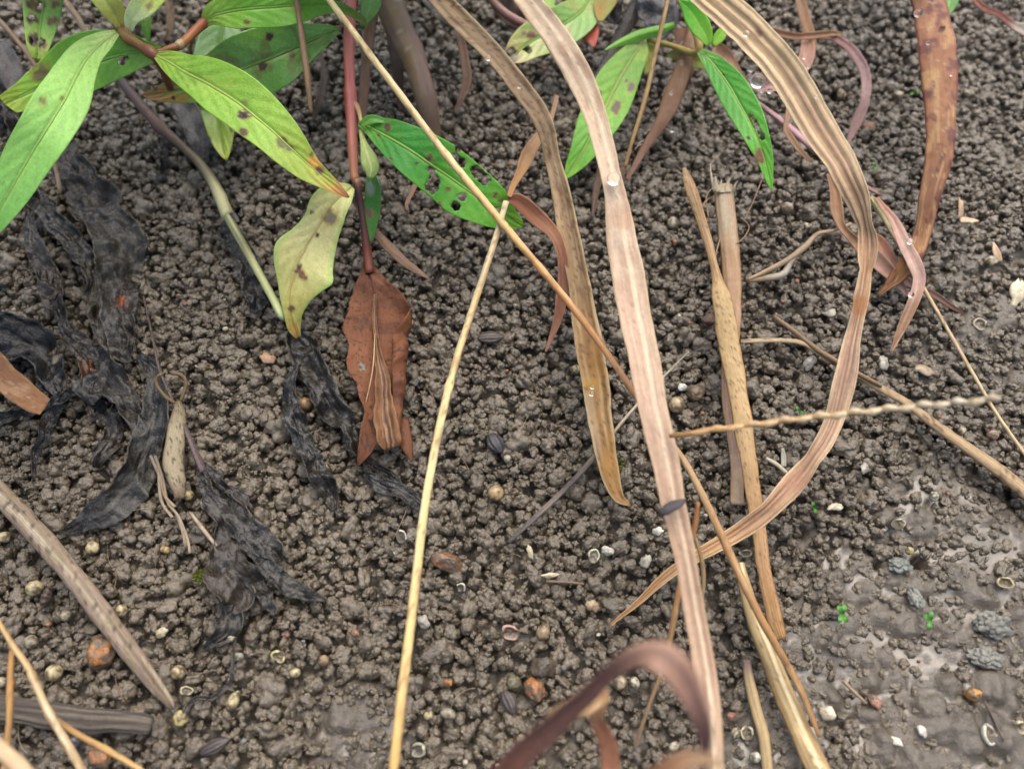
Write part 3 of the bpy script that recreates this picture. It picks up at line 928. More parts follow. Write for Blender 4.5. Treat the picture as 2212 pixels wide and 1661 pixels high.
cell = 0.0112
grid = {}
PTS = []       # x, y, z, radius
def blocked(x, y, r, k):
    cx, cy = int(x // cell), int(y // cell)
    for i in (-1, 0, 1):
        for j in (-1, 0, 1):
            for (a, b, q) in grid.get((cx + i, cy + j), ()):
                if (a - x) ** 2 + (b - y) ** 2 < (k * (r + q)) ** 2:
                    return True
    return False
for (x, y, r) in OCC:
    grid.setdefault((int(x // cell), int(y // cell)), []).append((x, y, r))
r_ = np.random.default_rng(42)
def scatter(tries, dmin, dmax, k, zlo, zhi, keep_mud):
    tries = int(tries * 2.3)
    x = r_.uniform(-0.48, 0.48, tries); y = r_.uniform(-0.28, 0.54, tries)
    px, py, _ = project(np.stack([x, y, np.zeros(tries)], 1))
    ok = (px > -380) & (px < PW + 380) & (py > -420) & (py < PH + 420)
    x, y = x[ok], y[ok]
    md = mudness(x, y); tz = terrain(x, y)
    rad = 0.5 * (dmin + (dmax - dmin) * r_.random(len(x)) ** 1.6)
    rad = rad * (1 - 0.35 * md)
    go = r_.random(len(x)) < 1 - (1 - keep_mud) * md
    zz = r_.uniform(zlo, zhi, len(x))
    for i in np.nonzero(go)[0]:
        if not blocked(x[i], y[i], rad[i], k):
            grid.setdefault((int(x[i] // cell), int(y[i] // cell)), []).append((x[i], y[i], rad[i]))
            PTS.append((x[i], y[i], tz[i] + zz[i] * rad[i] * (1 - 0.7 * md[i]) - 0.0006 - 0.15 * rad[i] * md[i], rad[i], md[i]))
scatter(1500, 0.0095, 0.0125, 0.72, -0.35, -0.05, 0.5)
scatter(24000, 0.0066, 0.0090, 0.65, -0.4, 0.1, 0.8)
scatter(50000, 0.0046, 0.0066, 0.62, -0.7, 0.15, 0.3)
scatter(50000, 0.0028, 0.0044, 0.60, -1.4, 0.2, 0.05)
n_top = len(PTS)
# the layer below, seen down the gaps
grid.clear()
scatter(20000, 0.0046, 0.0076, 0.60, -1.25, -0.7, 0.0)
n_block = len(PTS)
# smaller grains stuck to the crumbs
TOP = np.array(PTS[:n_top])
w = TOP[:, 3] ** 2 * (1 - 0.8 * TOP[:, 4])
pk = r_.choice(n_top, 36000, p=w / w.sum())
dv = r_.normal(size=(36000, 3)); dv[:, 2] = np.abs(dv[:, 2]) * 0.9
dv /= np.linalg.norm(dv, axis=1)[:, None]
tr = np.minimum(0.5 * (0.0011 + 0.0019 * r_.random(36000) ** 2), TOP[pk, 3] * 0.5)
gp = TOP[pk, :3] + dv * (TOP[pk, 3] * 0.72)[:, None]
PTS = np.vstack([np.array(PTS), np.hstack([gp, tr[:, None], TOP[pk, 4:5]])])
n_all = len(PTS)
R3 = r_.uniform(0, 6.283, (n_all, 3)); R3[:, :2] *= 1.0
S3 = PTS[:, 3:4] * r_.uniform(0.86, 1.2, (n_all, 3))
vi = r_.integers(0, len(VAR), n_all)
px, py, zc = project(PTS[:, :3])
size = np.where((px > 10) & (px < PW - 10) & (py > 10) & (py < PH - 10), PTS[:, 3] / zc, 0)
big = np.argsort(-size)[:300]
mask = np.ones(n_all, bool); mask[big] = False
for i in big:
    o = bpy.data.objects.new('soil_clod', VAR[vi[i]])
    o.location = PTS[i, :3]; o.rotation_euler = R3[i]; o.scale = S3[i]
    o.parent = soil
    COL.objects.link(o)

cm = bpy.data.meshes.new('soil_crumbs')
cm.from_pydata(PTS[mask, :3].tolist(), [], [])
for nm, arr in (('rot', R3[mask]), ('scl', S3[mask])):
    a = cm.attributes.new(nm, 'FLOAT_VECTOR', 'POINT')
    a.data.foreach_set('vector', arr.astype(np.float32).ravel())
a = cm.attributes.new('pick', 'INT', 'POINT')
a.data.foreach_set('value', vi[mask].astype(np.int32))
crumbs = bpy.data.objects.new('soil_crumbs', cm)
COL.objects.link(crumbs)
crumbs.parent = soil
tag(crumbs, 'small wet brown soil crumbs between the larger clods', None, None, 'stuff')
ng = bpy.data.node_groups.new('crumb_scatter', 'GeometryNodeTree')
ng.interface.new_socket(name='Geometry', in_out='INPUT', socket_type='NodeSocketGeometry')
ng.interface.new_socket(name='Geometry', in_out='OUTPUT', socket_type='NodeSocketGeometry')
gi, go_ = ng.nodes.new('NodeGroupInput'), ng.nodes.new('NodeGroupOutput')
g2i = ng.nodes.new('GeometryNodeGeometryToInstance')
for k, m in enumerate(VAR):
    so = bpy.data.objects.new('crumb_shape', m)
    oi = ng.nodes.new('GeometryNodeObjectInfo')
    oi.inputs['Object'].default_value = so
    oi.inputs['As Instance'].default_value = False
    ng.links.new(oi.outputs['Geometry'], g2i.inputs[0])
iop = ng.nodes.new('GeometryNodeInstanceOnPoints')
iop.inputs['Pick Instance'].default_value = True
ng.links.new(gi.outputs[0], iop.inputs['Points'])
ng.links.new(g2i.outputs[0], iop.inputs['Instance'])
def named(nm, dt):
    n = ng.nodes.new('GeometryNodeInputNamedAttribute')
    n.data_type = dt
    n.inputs['Name'].default_value = nm
    return n.outputs['Attribute']
ng.links.new(named('pick', 'INT'), iop.inputs['Instance Index'])
e2r = ng.nodes.new('FunctionNodeEulerToRotation')
ng.links.new(named('rot', 'FLOAT_VECTOR'), e2r.inputs[0])
ng.links.new(e2r.outputs[0], iop.inputs['Rotation'])
ng.links.new(named('scl', 'FLOAT_VECTOR'), iop.inputs['Scale'])
ng.links.new(iop.outputs[0], go_.inputs[0])
crumbs.modifiers.new('scatter', 'NODES').node_group = ng

# sand and seed coats: pale, rusty and grey specks strewn over the crumbs
gx = r_.uniform(-0.33, 0.33, 700); gy = r_.uniform(-0.16, 0.34, 700)
px, py, _ = project(np.stack([gx, gy, np.zeros(700)], 1))
ok = (px > -40) & (px < PW + 40) & (py > -40) & (py < PH + 40)
gx, gy = gx[ok], gy[ok]
D, F = ico(2)
gv, gf, gc = [], [], []
pal = [rgb(170, 160, 134), rgb(150, 140, 120), rgb(160, 108, 66), rgb(126, 118, 104), rgb(184, 176, 156), rgb(134, 96, 74), rgb(110, 112, 106)]
gz = terrain(gx, gy) + 0.0016 - 0.002 * mudness(gx, gy)
for i in range(len(gx)):
    q = 0.00035 + 0.0007 * r_.random() ** 2
    gv.append((D * q * r_.uniform(0.6, 1.3, 3)) @ rotm(*r_.uniform(0, 6, 3)).T + np.array([gx[i], gy[i], gz[i] + r_.uniform(-.0012, .0008)]))
    gf.append(F + i * len(D))
    gc.append(np.repeat(pal[r_.integers(0, len(pal))][None], len(D), 0))
grit = mesh_obj('grit', np.vstack(gv), np.vstack(gf), M_STONE, soil, np.vstack(gc))
tag(grit, 'fine sand specks strewn over the soil crumbs', None, None, 'stuff')

# fine rootlets and fibres lying over the crumbs
fv, ff, fc = [], [], []
for k in range(150):
    x, y = r_.uniform(0, PW), r_.uniform(0, PH)
    p = place(x, y, .3)
    if mudness(p[0], p[1]) > 0.7: continue
    a, ln_, bend = r_.uniform(0, 6.28), r_.uniform(0.004, 0.016), r_.uniform(-2.2, 2.2)
    m_ = 9
    t = np.linspace(0, 1, m_)
    th = a + bend * t
    cx = p[0] + np.cumsum(np.cos(th)) * ln_ / m_; cy = p[1] + np.cumsum(np.sin(th)) * ln_ / m_
    cz = terrain(cx, cy) + 0.0024 + 0.0016 * np.sin(t * 3.1 + a) * r_.uniform(0.3, 1)
    rad = r_.uniform(0.00007, 0.00019) * (1 - 0.6 * t)
    cc = [rgb(96, 78, 60), rgb(150, 132, 106), rgb(70, 58, 48), rgb(128, 96, 70)][r_.integers(0, 4)]
    b0 = len(fv)
    for i in range(m_):
        nx, ny = -math.sin(th[i]), math.cos(th[i])
        for q in range(4):
            ca, sa = math.cos(q * 1.5708), math.sin(q * 1.5708)
            fv.append((cx[i] + nx * ca * rad[i], cy[i] + ny * ca * rad[i], cz[i] + sa * rad[i])); fc.append(cc)
    for i in range(m_ - 1):
        for q in range(4):
            ff.append([b0 + i * 4 + q, b0 + i * 4 + (q + 1) % 4, b0 + i * 4 + 4 + (q + 1) % 4, b0 + i * 4 + 4 + q])
fib = mesh_obj('root_fibres', np.array(fv), ff, M_HUSK, soil, np.array(fc))
tag(fib, 'hair-thin rootlets and fibres lying over the soil crumbs', None, None, 'stuff')

for b in BIT_LIST:
    bit(*b)

# ------------------------------------------------------------------ dry grass blades and straws
BL = 'grass blade'
PINKP, PINKD, TANP, TAND = rgb(214, 186, 172), rgb(176, 132, 118), rgb(190, 164, 130), rgb(146, 112, 82)
BUFF, BUFFD, STRAWY, STRAWD = rgb(222, 198, 160), rgb(150, 108, 84), rgb(226, 192, 126), rgb(176, 124, 70)

strip('grass_strand', [(1085, -70, 8.6, 47), (1140, 0, 8.6, 52), (1195, 70, 8.5, 56), (1250, 160, 8.2, 56), (1292, 270, 7.6, 47), (1322, 390, 7.0, 49),
      (1345, 520, 6.6, 65), (1372, 680, 6.2, 70), (1403, 840, 5.9, 65), (1437, 1000, 5.7, 58), (1472, 1170, 5.6, 50), (1502, 1320, 5.6, 47),
      (1525, 1470, 5.7, 49), (1540, 1661, 5.9, 49), (1546, 1760, 6.0, 49)], M_DRY,
      {'grad': [(0, rgb(206, 178, 146)), (.1, rgb(220, 198, 180)), (.24, rgb(218, 194, 170)), (.4, rgb(212, 186, 170)), (.55, rgb(202, 170, 154)), (.75, rgb(184, 146, 126)), (1, rgb(180, 144, 126))],
       'stripes': [(rgb(184, 142, 120), 3, .45), (rgb(226, 206, 186), 4, .4)], 'line': [(rgb(232, 216, 194), .18, .2, .8)],
       'blot': [(rgb(178, 134, 114), .9, .35, .4)], 'edge': [(rgb(206, 184, 146), .2, .5)], 'speck': (rgb(140, 104, 84), 34, .74, .5),
       'tint': [(1192, 20, 16, rgb(176, 126, 112), .7), (1212, 105, 20, rgb(190, 144, 124), .6), (1345, 470, 40, rgb(186, 144, 118), .6)]},
      nv=15, fold=0.10, pleat=(.03, 2.2), wave=(.08, 4), twist=((0, 0), (.2, 14), (.35, -22), (.42, 10), (.6, -8), (.8, 16), (1, -6)), label='long pale pink dry blade arching from the top edge down to the bottom edge', cat=BL)

strip('grass_strand', [(915, -60, 6.6, 40), (955, 0, 6.4, 44), (1010, 58, 6.0, 46), (1068, 120, 5.5, 44), (1125, 190, 4.9, 42), (1172, 262, 4.2, 40), (1195, 350, 3.4, 34),
      (1216, 430, 2.9, 44), (1236, 540, 2.4, 46), (1255, 640, 2.0, 50), (1272, 740, 1.7, 58), (1288, 840, 1.4, 58), (1302, 940, 1.15, 50), (1318, 1030, .9, 42), (1336, 1074, .75, 26), (1362, 1092, .6, 5)], M_DRY,
      {'grad': [(0, rgb(190, 156, 122)), (.25, rgb(178, 146, 116)), (.45, rgb(178, 148, 116)), (.62, rgb(160, 126, 84)), (.75, rgb(160, 112, 46)), (.88, rgb(164, 116, 50)), (1, rgb(178, 132, 78))],
       'stripes': [(rgb(116, 84, 62), 6, .6), (rgb(204, 184, 152), 5, .55)], 'blot': [(rgb(120, 84, 62), .5, .3, .5)], 'edge': [(rgb(206, 184, 146), .22, .7)],
       'speck': (rgb(92, 64, 44), 26, .55, .6), 'tint': [(1276, 832, 26, rgb(190, 140, 40), .6), (1312, 1010, 30, rgb(176, 124, 40), .5)]},
      nv=13, fold=0.22, pleat=(.06, 2.2), wave=(.1, 4), twist=((0, 0), (.3, -10), (.45, 25), (.6, 5), (1, -15)),
      label='tan dry blade with a yellow-brown pointed end touching the soil', cat=BL)

strip('grass_strand', [(1470, -70, 7.6, 65), (1545, 0, 7.4, 69), (1640, 88, 7.0, 70), (1712, 180, 6.5, 70), (1772, 280, 6.0, 69), (1826, 372, 5.5, 58), (1857, 440, 5.1, 49), (1873, 510, 4.8, 40),
      (1869, 580, 4.5, 39), (1860, 640, 4.2, 35), (1852, 690, 3.9, 30), (1838, 760, 3.5, 39), (1820, 840, 3.1, 48), (1800, 915, 2.7, 39), (1768, 978, 2.3, 44), (1718, 1040, 1.9, 48),
      (1650, 1105, 1.5, 44), (1585, 1152, 1.2, 35), (1520, 1192, 1.0, 28), (1440, 1246, .8, 21), (1380, 1300, .6, 12), (1318, 1356, .5, 4)], M_DRY,
      {'grad': [(0, rgb(222, 196, 156)), (.2, rgb(224, 198, 162)), (.33, rgb(214, 184, 152)), (.42, rgb(190, 152, 124)), (.48, rgb(186, 142, 104)), (.56, rgb(184, 150, 134)), (.66, rgb(196, 158, 138)),
                (.75, rgb(190, 146, 118)), (.86, rgb(184, 136, 86)), (1, rgb(168, 112, 62))],
       'line': [(rgb(146, 102, 84), .02, .09, .8), (rgb(170, 128, 104), .38, .07, .55), (rgb(172, 132, 106), -.34, .08, .6), (rgb(178, 138, 110), -.66, .07, .6), (rgb(182, 144, 112), .7, .06, .5)],
       'stripes': [(rgb(176, 132, 106), 9, .5), (rgb(238, 220, 188), 9, .5)], 'edge': [(rgb(236, 216, 178), .15, .7)],
       'tint': [(1852, 660, 30, rgb(178, 110, 60), .6), (1640, 72, 12, rgb(156, 104, 88), .8), (1730, 1050, 40, rgb(190, 140, 120), .6)]},
      nv=19, fold=0.12, curl=0.12, pleat=(.10, 3.4), wave=(.12, 5), twist=((0, 0), (.2, 8), (.34, -6), (.42, 48), (.47, -55), (.54, 20), (.62, -20), (.70, 40), (.78, -35), (.88, 15), (1, 0)), res=0.001,
      label='broad cream and brown striped dry blade curving in a long hook', cat=BL)

strip('grass_strand', [(1985, -80, 5.6, 62), (2005, 0, 5.2, 66), (2022, 80, 4.9, 72), (2032, 180, 4.4, 70), (2033, 270, 3.8, 58), (2026, 350, 3.2, 52), (2008, 430, 2.6, 42), (1993, 500, 2.1, 36), (1972, 550, 1.7, 40),
      (1942, 592, 1.2, 34), (1915, 620, .8, 16), (1896, 638, .5, 5)], M_DRY,
      {'grad': [(0, rgb(166, 112, 86)), (.3, rgb(160, 104, 72)), (.5, rgb(164, 110, 70)), (.7, rgb(142, 92, 66)), (.85, rgb(160, 108, 58)), (1, rgb(140, 92, 52))],
       'stripes': [(rgb(110, 60, 48), 6, .7), (rgb(206, 168, 116), 6, .7)], 'blot': [(rgb(104, 54, 54), .5, .25, .75), (rgb(200, 160, 104), .7, .4, .6)], 'edge': [(rgb(140, 66, 68), .2, .5)],
       'speck': (rgb(196, 176, 150), 14, .72, .6)},
      nv=13, fold=0.08, curl=-0.28, wave=(.06, 3), label='mottled reddish brown dry blade tapering to a point on the soil', cat=BL)

# round straws
tube('straw', [(655, -80, 8.0, 13), (712, 0, 7.6, 14), (820, 145, 6.9, 15), (960, 330, 6.0, 16), (1100, 500, 5.3, 17), (1240, 668, 4.7, 16), (1330, 790, 4.4, 14), (1400, 895, 4.1, 13), (1470, 985, 3.8, 14),
      (1525, 1085, 3.4, 16), (1585, 1215, 2.9, 19), (1640, 1330, 2.4, 18), (1700, 1435, 1.9, 16), (1738, 1510, 1.5, 15), (1770, 1592, 1.1, 8)], M_STRAW,
     {'grad': [(0, rgb(232, 206, 140)), (.3, rgb(228, 194, 130)), (.42, rgb(222, 174, 104)), (.5, rgb(200, 136, 74)), (.62, rgb(186, 126, 76)), (.8, rgb(186, 136, 84)), (1, rgb(174, 122, 66))], 'stripes': [(rgb(240, 222, 170), 3, .4)]},
     nodes=((.3, .3, .006), (.62, .3, .008)), label='long yellow straw slanting from the top edge to the wet mud', cat='straw')
tube('straw', [(1093, 436, 5.2, 13), (1072, 510, 5.0, 14), (1030, 640, 4.7, 15), (985, 780, 4.5, 16), (948, 930, 4.4, 18), (917, 1100, 4.3, 19), (893, 1300, 4.2, 21), (868, 1500, 4.1, 22), (850, 1661, 4.0, 22), (838, 1760, 4.0, 22)], M_STRAW,
     {'grad': [(0, rgb(206, 192, 150)), (.15, rgb(196, 178, 136)), (.3, rgb(222, 196, 128)), (.6, rgb(228, 204, 132)), (1, rgb(214, 170, 92))], 'stripes': [(rgb(244, 230, 172), 3, .6), (rgb(190, 140, 70), 4, .35)]},
     nodes=((.36, .28, .007),), label='long yellow straw running down to the bottom edge left of centre', cat='straw')
strip('grass_strand', [(1205, 205, 2.6, 10), (1188, 262, 2.7, 10), (1163, 296, 2.8, 22), (1140, 338, 3.0, 30), (1122, 380, 3.3, 18), (1100, 425, 3.7, 10)], M_DRY,
      {'grad': [(0, rgb(146, 112, 96)), (.4, rgb(168, 128, 88)), (1, rgb(178, 128, 80))], 'stripes': [(rgb(140, 96, 64), 4, .5)]}, nv=7, fold=.25, wave=(.2, 2),
      label='small orange-brown dry leaf rising to the top of the yellow straw', cat=BL)
strip('grass_strand', [(1098, 428, 3.6, 18), (1122, 436, 3.4, 34), (1160, 470, 3.0, 36), (1196, 505, 2.7, 26), (1213, 550, 2.4, 22), (1216, 620, 1.9, 26), (1204, 690, 1.3, 18), (1180, 762, .8, 4)], M_DRY,
      {'grad': [(0, rgb(150, 88, 60)), (.3, rgb(178, 120, 88)), (.5, rgb(150, 96, 72)), (1, rgb(150, 100, 84))], 'stripes': [(rgb(120, 70, 52), 4, .6)], 'edge': [(rgb(196, 150, 120), .25, .5)]}, nv=9, fold=.3, wave=(.15, 3),
      label='crinkled red-brown dry leaf hanging beside the tan blade', cat=BL)

strip('grass_stalk', [(1478, 362, 3.2, 8), (1492, 405, 3.0, 24), (1512, 470, 2.7, 22), (1535, 545, 2.4, 18), (1548, 596, 2.2, 20), (1558, 640, 2.1, 40), (1572, 720, 1.9, 44), (1586, 800, 1.75, 42), (1602, 900, 1.6, 40), (1618, 1000, 1.5, 34),
      (1632, 1100, 1.3, 32), (1652, 1230, 1.1, 30), (1672, 1330, .9, 32), (1688, 1382, .8, 24)], M_DRY,
      {'grad': [(0, rgb(150, 116, 84)), (.2, rgb(178, 140, 104)), (.24, rgb(150, 110, 74)), (.3, rgb(200, 170, 120)), (.6, rgb(196, 164, 118)), (.85, rgb(182, 136, 96)), (1, rgb(170, 116, 58))],
       'stripes': [(rgb(146, 108, 72), 6, .55), (rgb(222, 196, 150), 6, .5)], 'edge': [(rgb(176, 120, 66), .2, .6)], 'speck': (rgb(104, 80, 58), 30, .66, .6)}, nv=13, curl=-.35, wave=(.04, 3), ragged=.06,
      label='speckled tan dry stalk with a joint, leaning over the pink stalk', cat='stalk')
strip('grass_stalk', [(1562, 396, 2.2, 42), (1568, 450, 2.0, 42), (1574, 520, 1.8, 40), (1580, 600, 1.6, 38), (1584, 680, 1.4, 32), (1578, 760, 1.2, 32), (1574, 850, 1.0, 32), (1582, 930, .8, 28), (1590, 1010, .6, 26), (1592, 1090, .5, 28)], M_DRY,
      {'grad': [(0, rgb(190, 178, 158)), (.16, rgb(180, 168, 148)), (.24, rgb(176, 138, 102)), (.4, rgb(178, 138, 112)), (.6, rgb(204, 168, 156)), (.8, rgb(200, 160, 146)), (1, rgb(178, 160, 140))], 'stripes': [(rgb(140, 100, 70), 6, .5), (rgb(212, 182, 164), 5, .5)],
       'edge': [(rgb(170, 124, 80), .3, .6)]}, nv=11, curl=-.45, ragged=.06, label='frayed pinkish broken stalk standing behind the tan stalk', cat='stalk')
st = bpy.data.objects['grass_stalk.001']
for k, (x1, y1, x0, w, hh) in enumerate([(1537, 350, 1543, 5, 2.7), (1546, 382, 1550, 9, 2.4), (1560, 388, 1558, 12, 2.3), (1578, 384, 1572, 11, 2.35), (1592, 390, 1582, 7, 2.5)]):
    strip('frayed_fibre', [(x1, y1, hh, 1.5), ((x0 + x1) / 2 - 2 + k % 3, (y1 + 412) / 2, hh - .1, w * .7), (x0 + 2, 414, 2.2, w + 2)], M_DRY, {'grad': rgb(184, 172, 152)}, parent=st, nv=5, ragged=.2)
for k, pp in enumerate([[(1545, 420), (1520, 440), (1512, 470), (1528, 500)], [(1540, 405), (1526, 425), (1530, 470)], [(1560, 540), (1600, 520), (1618, 490), (1600, 470)], [(1605, 480), (1625, 440), (1645, 390)], [(1555, 600), (1545, 560), (1560, 500)]]):
    tube('root_hair', [(x, y, 1.6 + .2 * (i % 2), 3.2) for i, (x, y) in enumerate(pp)], M_STRAW, {'grad': rgb(150, 122, 86)}, parent=st, sides=5)
strip('straw', [(1598, 1215, 1.2, 18), (1608, 1262, 1.15, 26), (1632, 1345, 1.1, 34), (1662, 1420, 1.05, 40), (1695, 1500, 1.0, 46), (1730, 1580, 1.0, 46), (1768, 1661, 1.0, 48), (1805, 1740, 1.0, 48)], M_DRY,
      {'grad': [(0, rgb(190, 164, 120)), (.3, rgb(206, 182, 136)), (1, rgb(212, 186, 138))], 'line': [(rgb(238, 224, 190), .25, .3, .85)], 'stripes': [(rgb(146, 110, 70), 5, .6)], 'speck': (rgb(104, 80, 58), 30, .66, .6), 'edge': [(rgb(160, 118, 72), .25, .5)]},
      nv=11, curl=-.5, label='cream split straw running off the bottom edge over the mud', cat='straw')
strip('straw', [(1612, 1425, .5, 18), (1618, 1470, .5, 22), (1634, 1540, .5, 24), (1650, 1600, .45, 22), (1660, 1690, .45, 22)], M_DRY, {'grad': [(0, rgb(120, 100, 110)), (.2, rgb(196, 172, 130)), (1, rgb(190, 164, 122))], 'stripes': [(rgb(140, 110, 76), 4, .5)]},
      nv=7, curl=-.5, label='short buff straw bit half buried left of the cream split straw', cat='straw')
tube('straw', [(1600, 738, .5, 12), (1660, 735, .55, 12), (1722, 738, .6, 13), (1760, 756, .6, 15), (1830, 800, .6, 18), (1900, 838, .6, 20), (1960, 872, .65, 22), (2030, 925, .7, 26), (2100, 975, .7, 30), (2160, 1018, .7, 34), (2230, 1075, .7, 36), (2320, 1140, .7, 36)], M_WOOD,
     {'grad': [(0, rgb(178, 158, 130)), (.3, rgb(170, 146, 112)), (.6, rgb(166, 140, 108)), (1, rgb(170, 146, 110))], 'stripes': [(rgb(120, 94, 66), 3, .7), (rgb(206, 186, 150), 3, .6)], 'speck': (rgb(76, 60, 48), 20, .45, .7)}, flat=.7,
     label='bent tan straw lying from the tan stalk to the right edge', cat='straw')
tube('straw', [(1672, 684, .6, 9), (1716, 716, .6, 12), (1770, 758, .75, 12), (1840, 800, .95, 12), (1905, 834, .8, 8)], M_WOOD, {'grad': [(0, rgb(128, 106, 84)), (1, rgb(150, 124, 92))], 'stripes': [(rgb(96, 74, 56), 3, .6)]},
     label='short brown straw lying along the bent tan straw', cat='straw')
tube('straw', [(1880, 425, 1.0, 6), (1950, 545, 1.0, 7), (2010, 648, 1.0, 8), (2060, 735, 1.05, 8), (2110, 822, 1.1, 8), (2160, 905, 1.1, 8), (2235, 1010, 1.1, 8)], M_STRAW, {'grad': [(0, rgb(190, 164, 120)), (1, rgb(204, 178, 132))]}, sides=7,
     label='thin straight pale straw crossing the right side of the soil', cat='straw')

# seed stalk close to the lens: a thin zigzag axle with pale spikelets
rach = empty('seed_stalk', place(1455, 940, 6.0), 'pale beaded seed stalk hovering level over the right of the soil', 'seed stalk')
zz = [(1448, 942, 6.2, 10)]
for k in range(1, 20):
    t = k / 19
    zz.append((1455 + 705 * t, 940 - 78 * t - 14 * math.sin(t * 3.1) * .4 + (1.6 if k % 2 else -1.6), 6.6 + 3.4 * t, 12 - 2 * t))
tube('axis', zz, M_STRAW, {'grad': [(0, rgb(186, 132, 72)), (.4, rgb(200, 160, 104)), (1, rgb(206, 190, 160))]}, parent=rach, sides=7)
for k in range(2, 20):
    a, b = zz[k - 1], zz[k]
    f = k / 19
    tube('spikelet', [(a[0] + 4, a[1] + (-2 if k % 2 else 2), a[2] + .05, 6), ((a[0] + b[0]) / 2, (a[1] + b[1]) / 2 + (-3 if k % 2 else 3), a[2] + .1, 13 + 7 * f), (b[0] + 2, b[1] + (-2 if k % 2 else 2), b[2] + .05, 7)], M_STRAW,
         {'grad': [(0, rgb(178, 128, 72) * (1 - f) + rgb(200, 190, 160) * f), (1, rgb(214, 170, 110) * (1 - f) + rgb(226, 218, 190) * f)]}, parent=rach, sides=7)

# blurred purple leaf near the lens
strip('grass_strand', [(1010, 1760, 10.5, 60), (1100, 1655, 11.5, 60), (1180, 1580, 12.3, 62), (1260, 1505, 13.0, 52), (1330, 1440, 13.6, 40), (1390, 1412, 14.0, 50), (1440, 1425, 14.2, 72), (1485, 1480, 14.0, 64), (1512, 1560, 13.5, 42), (1524, 1650, 12.8, 26), (1530, 1740, 12, 24)], M_DRY,
      {'grad': [(0, rgb(146, 88, 70)), (.3, rgb(120, 82, 76)), (.5, rgb(108, 74, 70)), (.58, rgb(186, 146, 128)), (.72, rgb(180, 138, 124)), (.82, rgb(112, 82, 84)), (1, rgb(88, 68, 84))], 'stripes': [(rgb(90, 60, 66), 3, .4)]},
      nv=9, fold=.3, twist=((0, 20), (.5, 40), (.6, -10), (.75, -10), (.85, 45), (1, 50)), label='blurred purple dry leaf arching up close at the bottom edge', cat=BL)
strip('grass_strand', [(1180, 1545, 9.0, 6), (1215, 1535, 9.3, 34), (1260, 1520, 9.5, 50), (1300, 1500, 9.4, 34), (1290, 1550, 9.0, 30), (1310, 1610, 8.4, 38), (1318, 1700, 8.0, 38)], M_DRY,
      {'grad': [(0, rgb(196, 164, 120)), (.4, rgb(200, 160, 116)), (.6, rgb(160, 104, 80)), (1, rgb(176, 118, 92))]}, nv=7, fold=.3, label='blurred orange-tan crumpled leaf behind the purple leaf', cat=BL)
strip('grass_strand', [(1370, 1760, 13.5, 50), (1420, 1690, 14.0, 60), (1470, 1650, 14.2, 50), (1515, 1640, 14.2, 30), (1560, 1655, 14, 8)], M_DRY, {'grad': [(0, rgb(130, 84, 58)), (.5, rgb(150, 106, 76)), (1, rgb(186, 160, 126))], 'stripes': [(rgb(100, 64, 46), 3, .5)]}, nv=9, fold=.3, ragged=.15,
      label='blurred brown leaf end at the bottom edge beside the pink blade', cat=BL)

# thin orange straws that cross the pink blade low down
tube('straw', [(1508, 1085, 5.0, 9), (1500, 1140, 4.6, 13), (1480, 1215, 4.1, 15), (1462, 1300, 3.6, 13), (1448, 1380, 3.2, 12), (1430, 1450, 2.8, 10), (1400, 1530, 2.2, 9), (1370, 1620, 1.6, 8)], M_STRAW,
     {'grad': [(0, rgb(170, 110, 60)), (.3, rgb(196, 136, 78)), (.6, rgb(170, 132, 84)), (1, rgb(130, 110, 84))]}, sides=7, nodes=((.45, .3, .02),), label='thin orange stem crossing the pink blade low down', cat='straw')
tube('straw', [(1503, 1165, 2.5, 6), (1516, 1210, 2.2, 10), (1520, 1260, 1.9, 9), (1514, 1312, 1.6, 7)], M_STRAW, {'grad': [(0, rgb(170, 130, 80)), (1, rgb(170, 156, 116))]}, sides=7, label='short curved yellow sprig right of the pink blade', cat='straw')
tube('twig', [(1424, 1108, 6.0, 10), (1436, 1103, 6.1, 24), (1448, 1097, 6.1, 26), (1464, 1089, 6.1, 20), (1480, 1080, 6.05, 8)], M_WOOD, {'grad': rgb(80, 76, 78)}, sides=10, rough=.35, flat=.6, label='small dark grey fragment stuck across the pink blade', cat='twig')
tube('twig', [(1098, 1172, .45, 10), (1160, 1114, .5, 12), (1225, 1052, .5, 12), (1282, 990, .55, 12), (1300, 968, .55, 10), (1350, 905, .6, 8), (1410, 838, .6, 6), (1488, 758, .6, 4)], M_WOOD,
     {'grad': [(0, rgb(86, 80, 80)), (.2, rgb(150, 136, 120)), (.3, rgb(90, 82, 80)), (.45, rgb(176, 160, 132)), (.7, rgb(186, 172, 146)), (1, rgb(160, 152, 136))], 'stripes': [(rgb(60, 54, 54), 3, .5)]}, sides=8,
     label='thin grey and cream twig pointing to the middle of the soil', cat='twig')
tube('stick', [(-40, 1020, .8, 42), (12, 1080, .8, 44), (80, 1152, .8, 45), (160, 1248, .75, 44), (230, 1340, .7, 43), (290, 1420, .65, 40), (335, 1480, .6, 32), (362, 1512, .7, 22), (374, 1530, .65, 8)], M_WOOD,
     {'grad': [(0, rgb(128, 112, 92)), (.5, rgb(146, 128, 110)), (.8, rgb(140, 122, 106)), (1, rgb(100, 86, 70))], 'stripes': [(rgb(104, 90, 70), 3, .6), (rgb(196, 182, 158), 3, .6)], 'speck': (rgb(60, 50, 44), 46, .6, .7), 'blot': [(rgb(120, 112, 80), .8, .3, .4)]}, sides=18, rough=.11, flat=.95,
     label='thick grey-brown hollow stick with a split tip lying at the left', cat='stick')
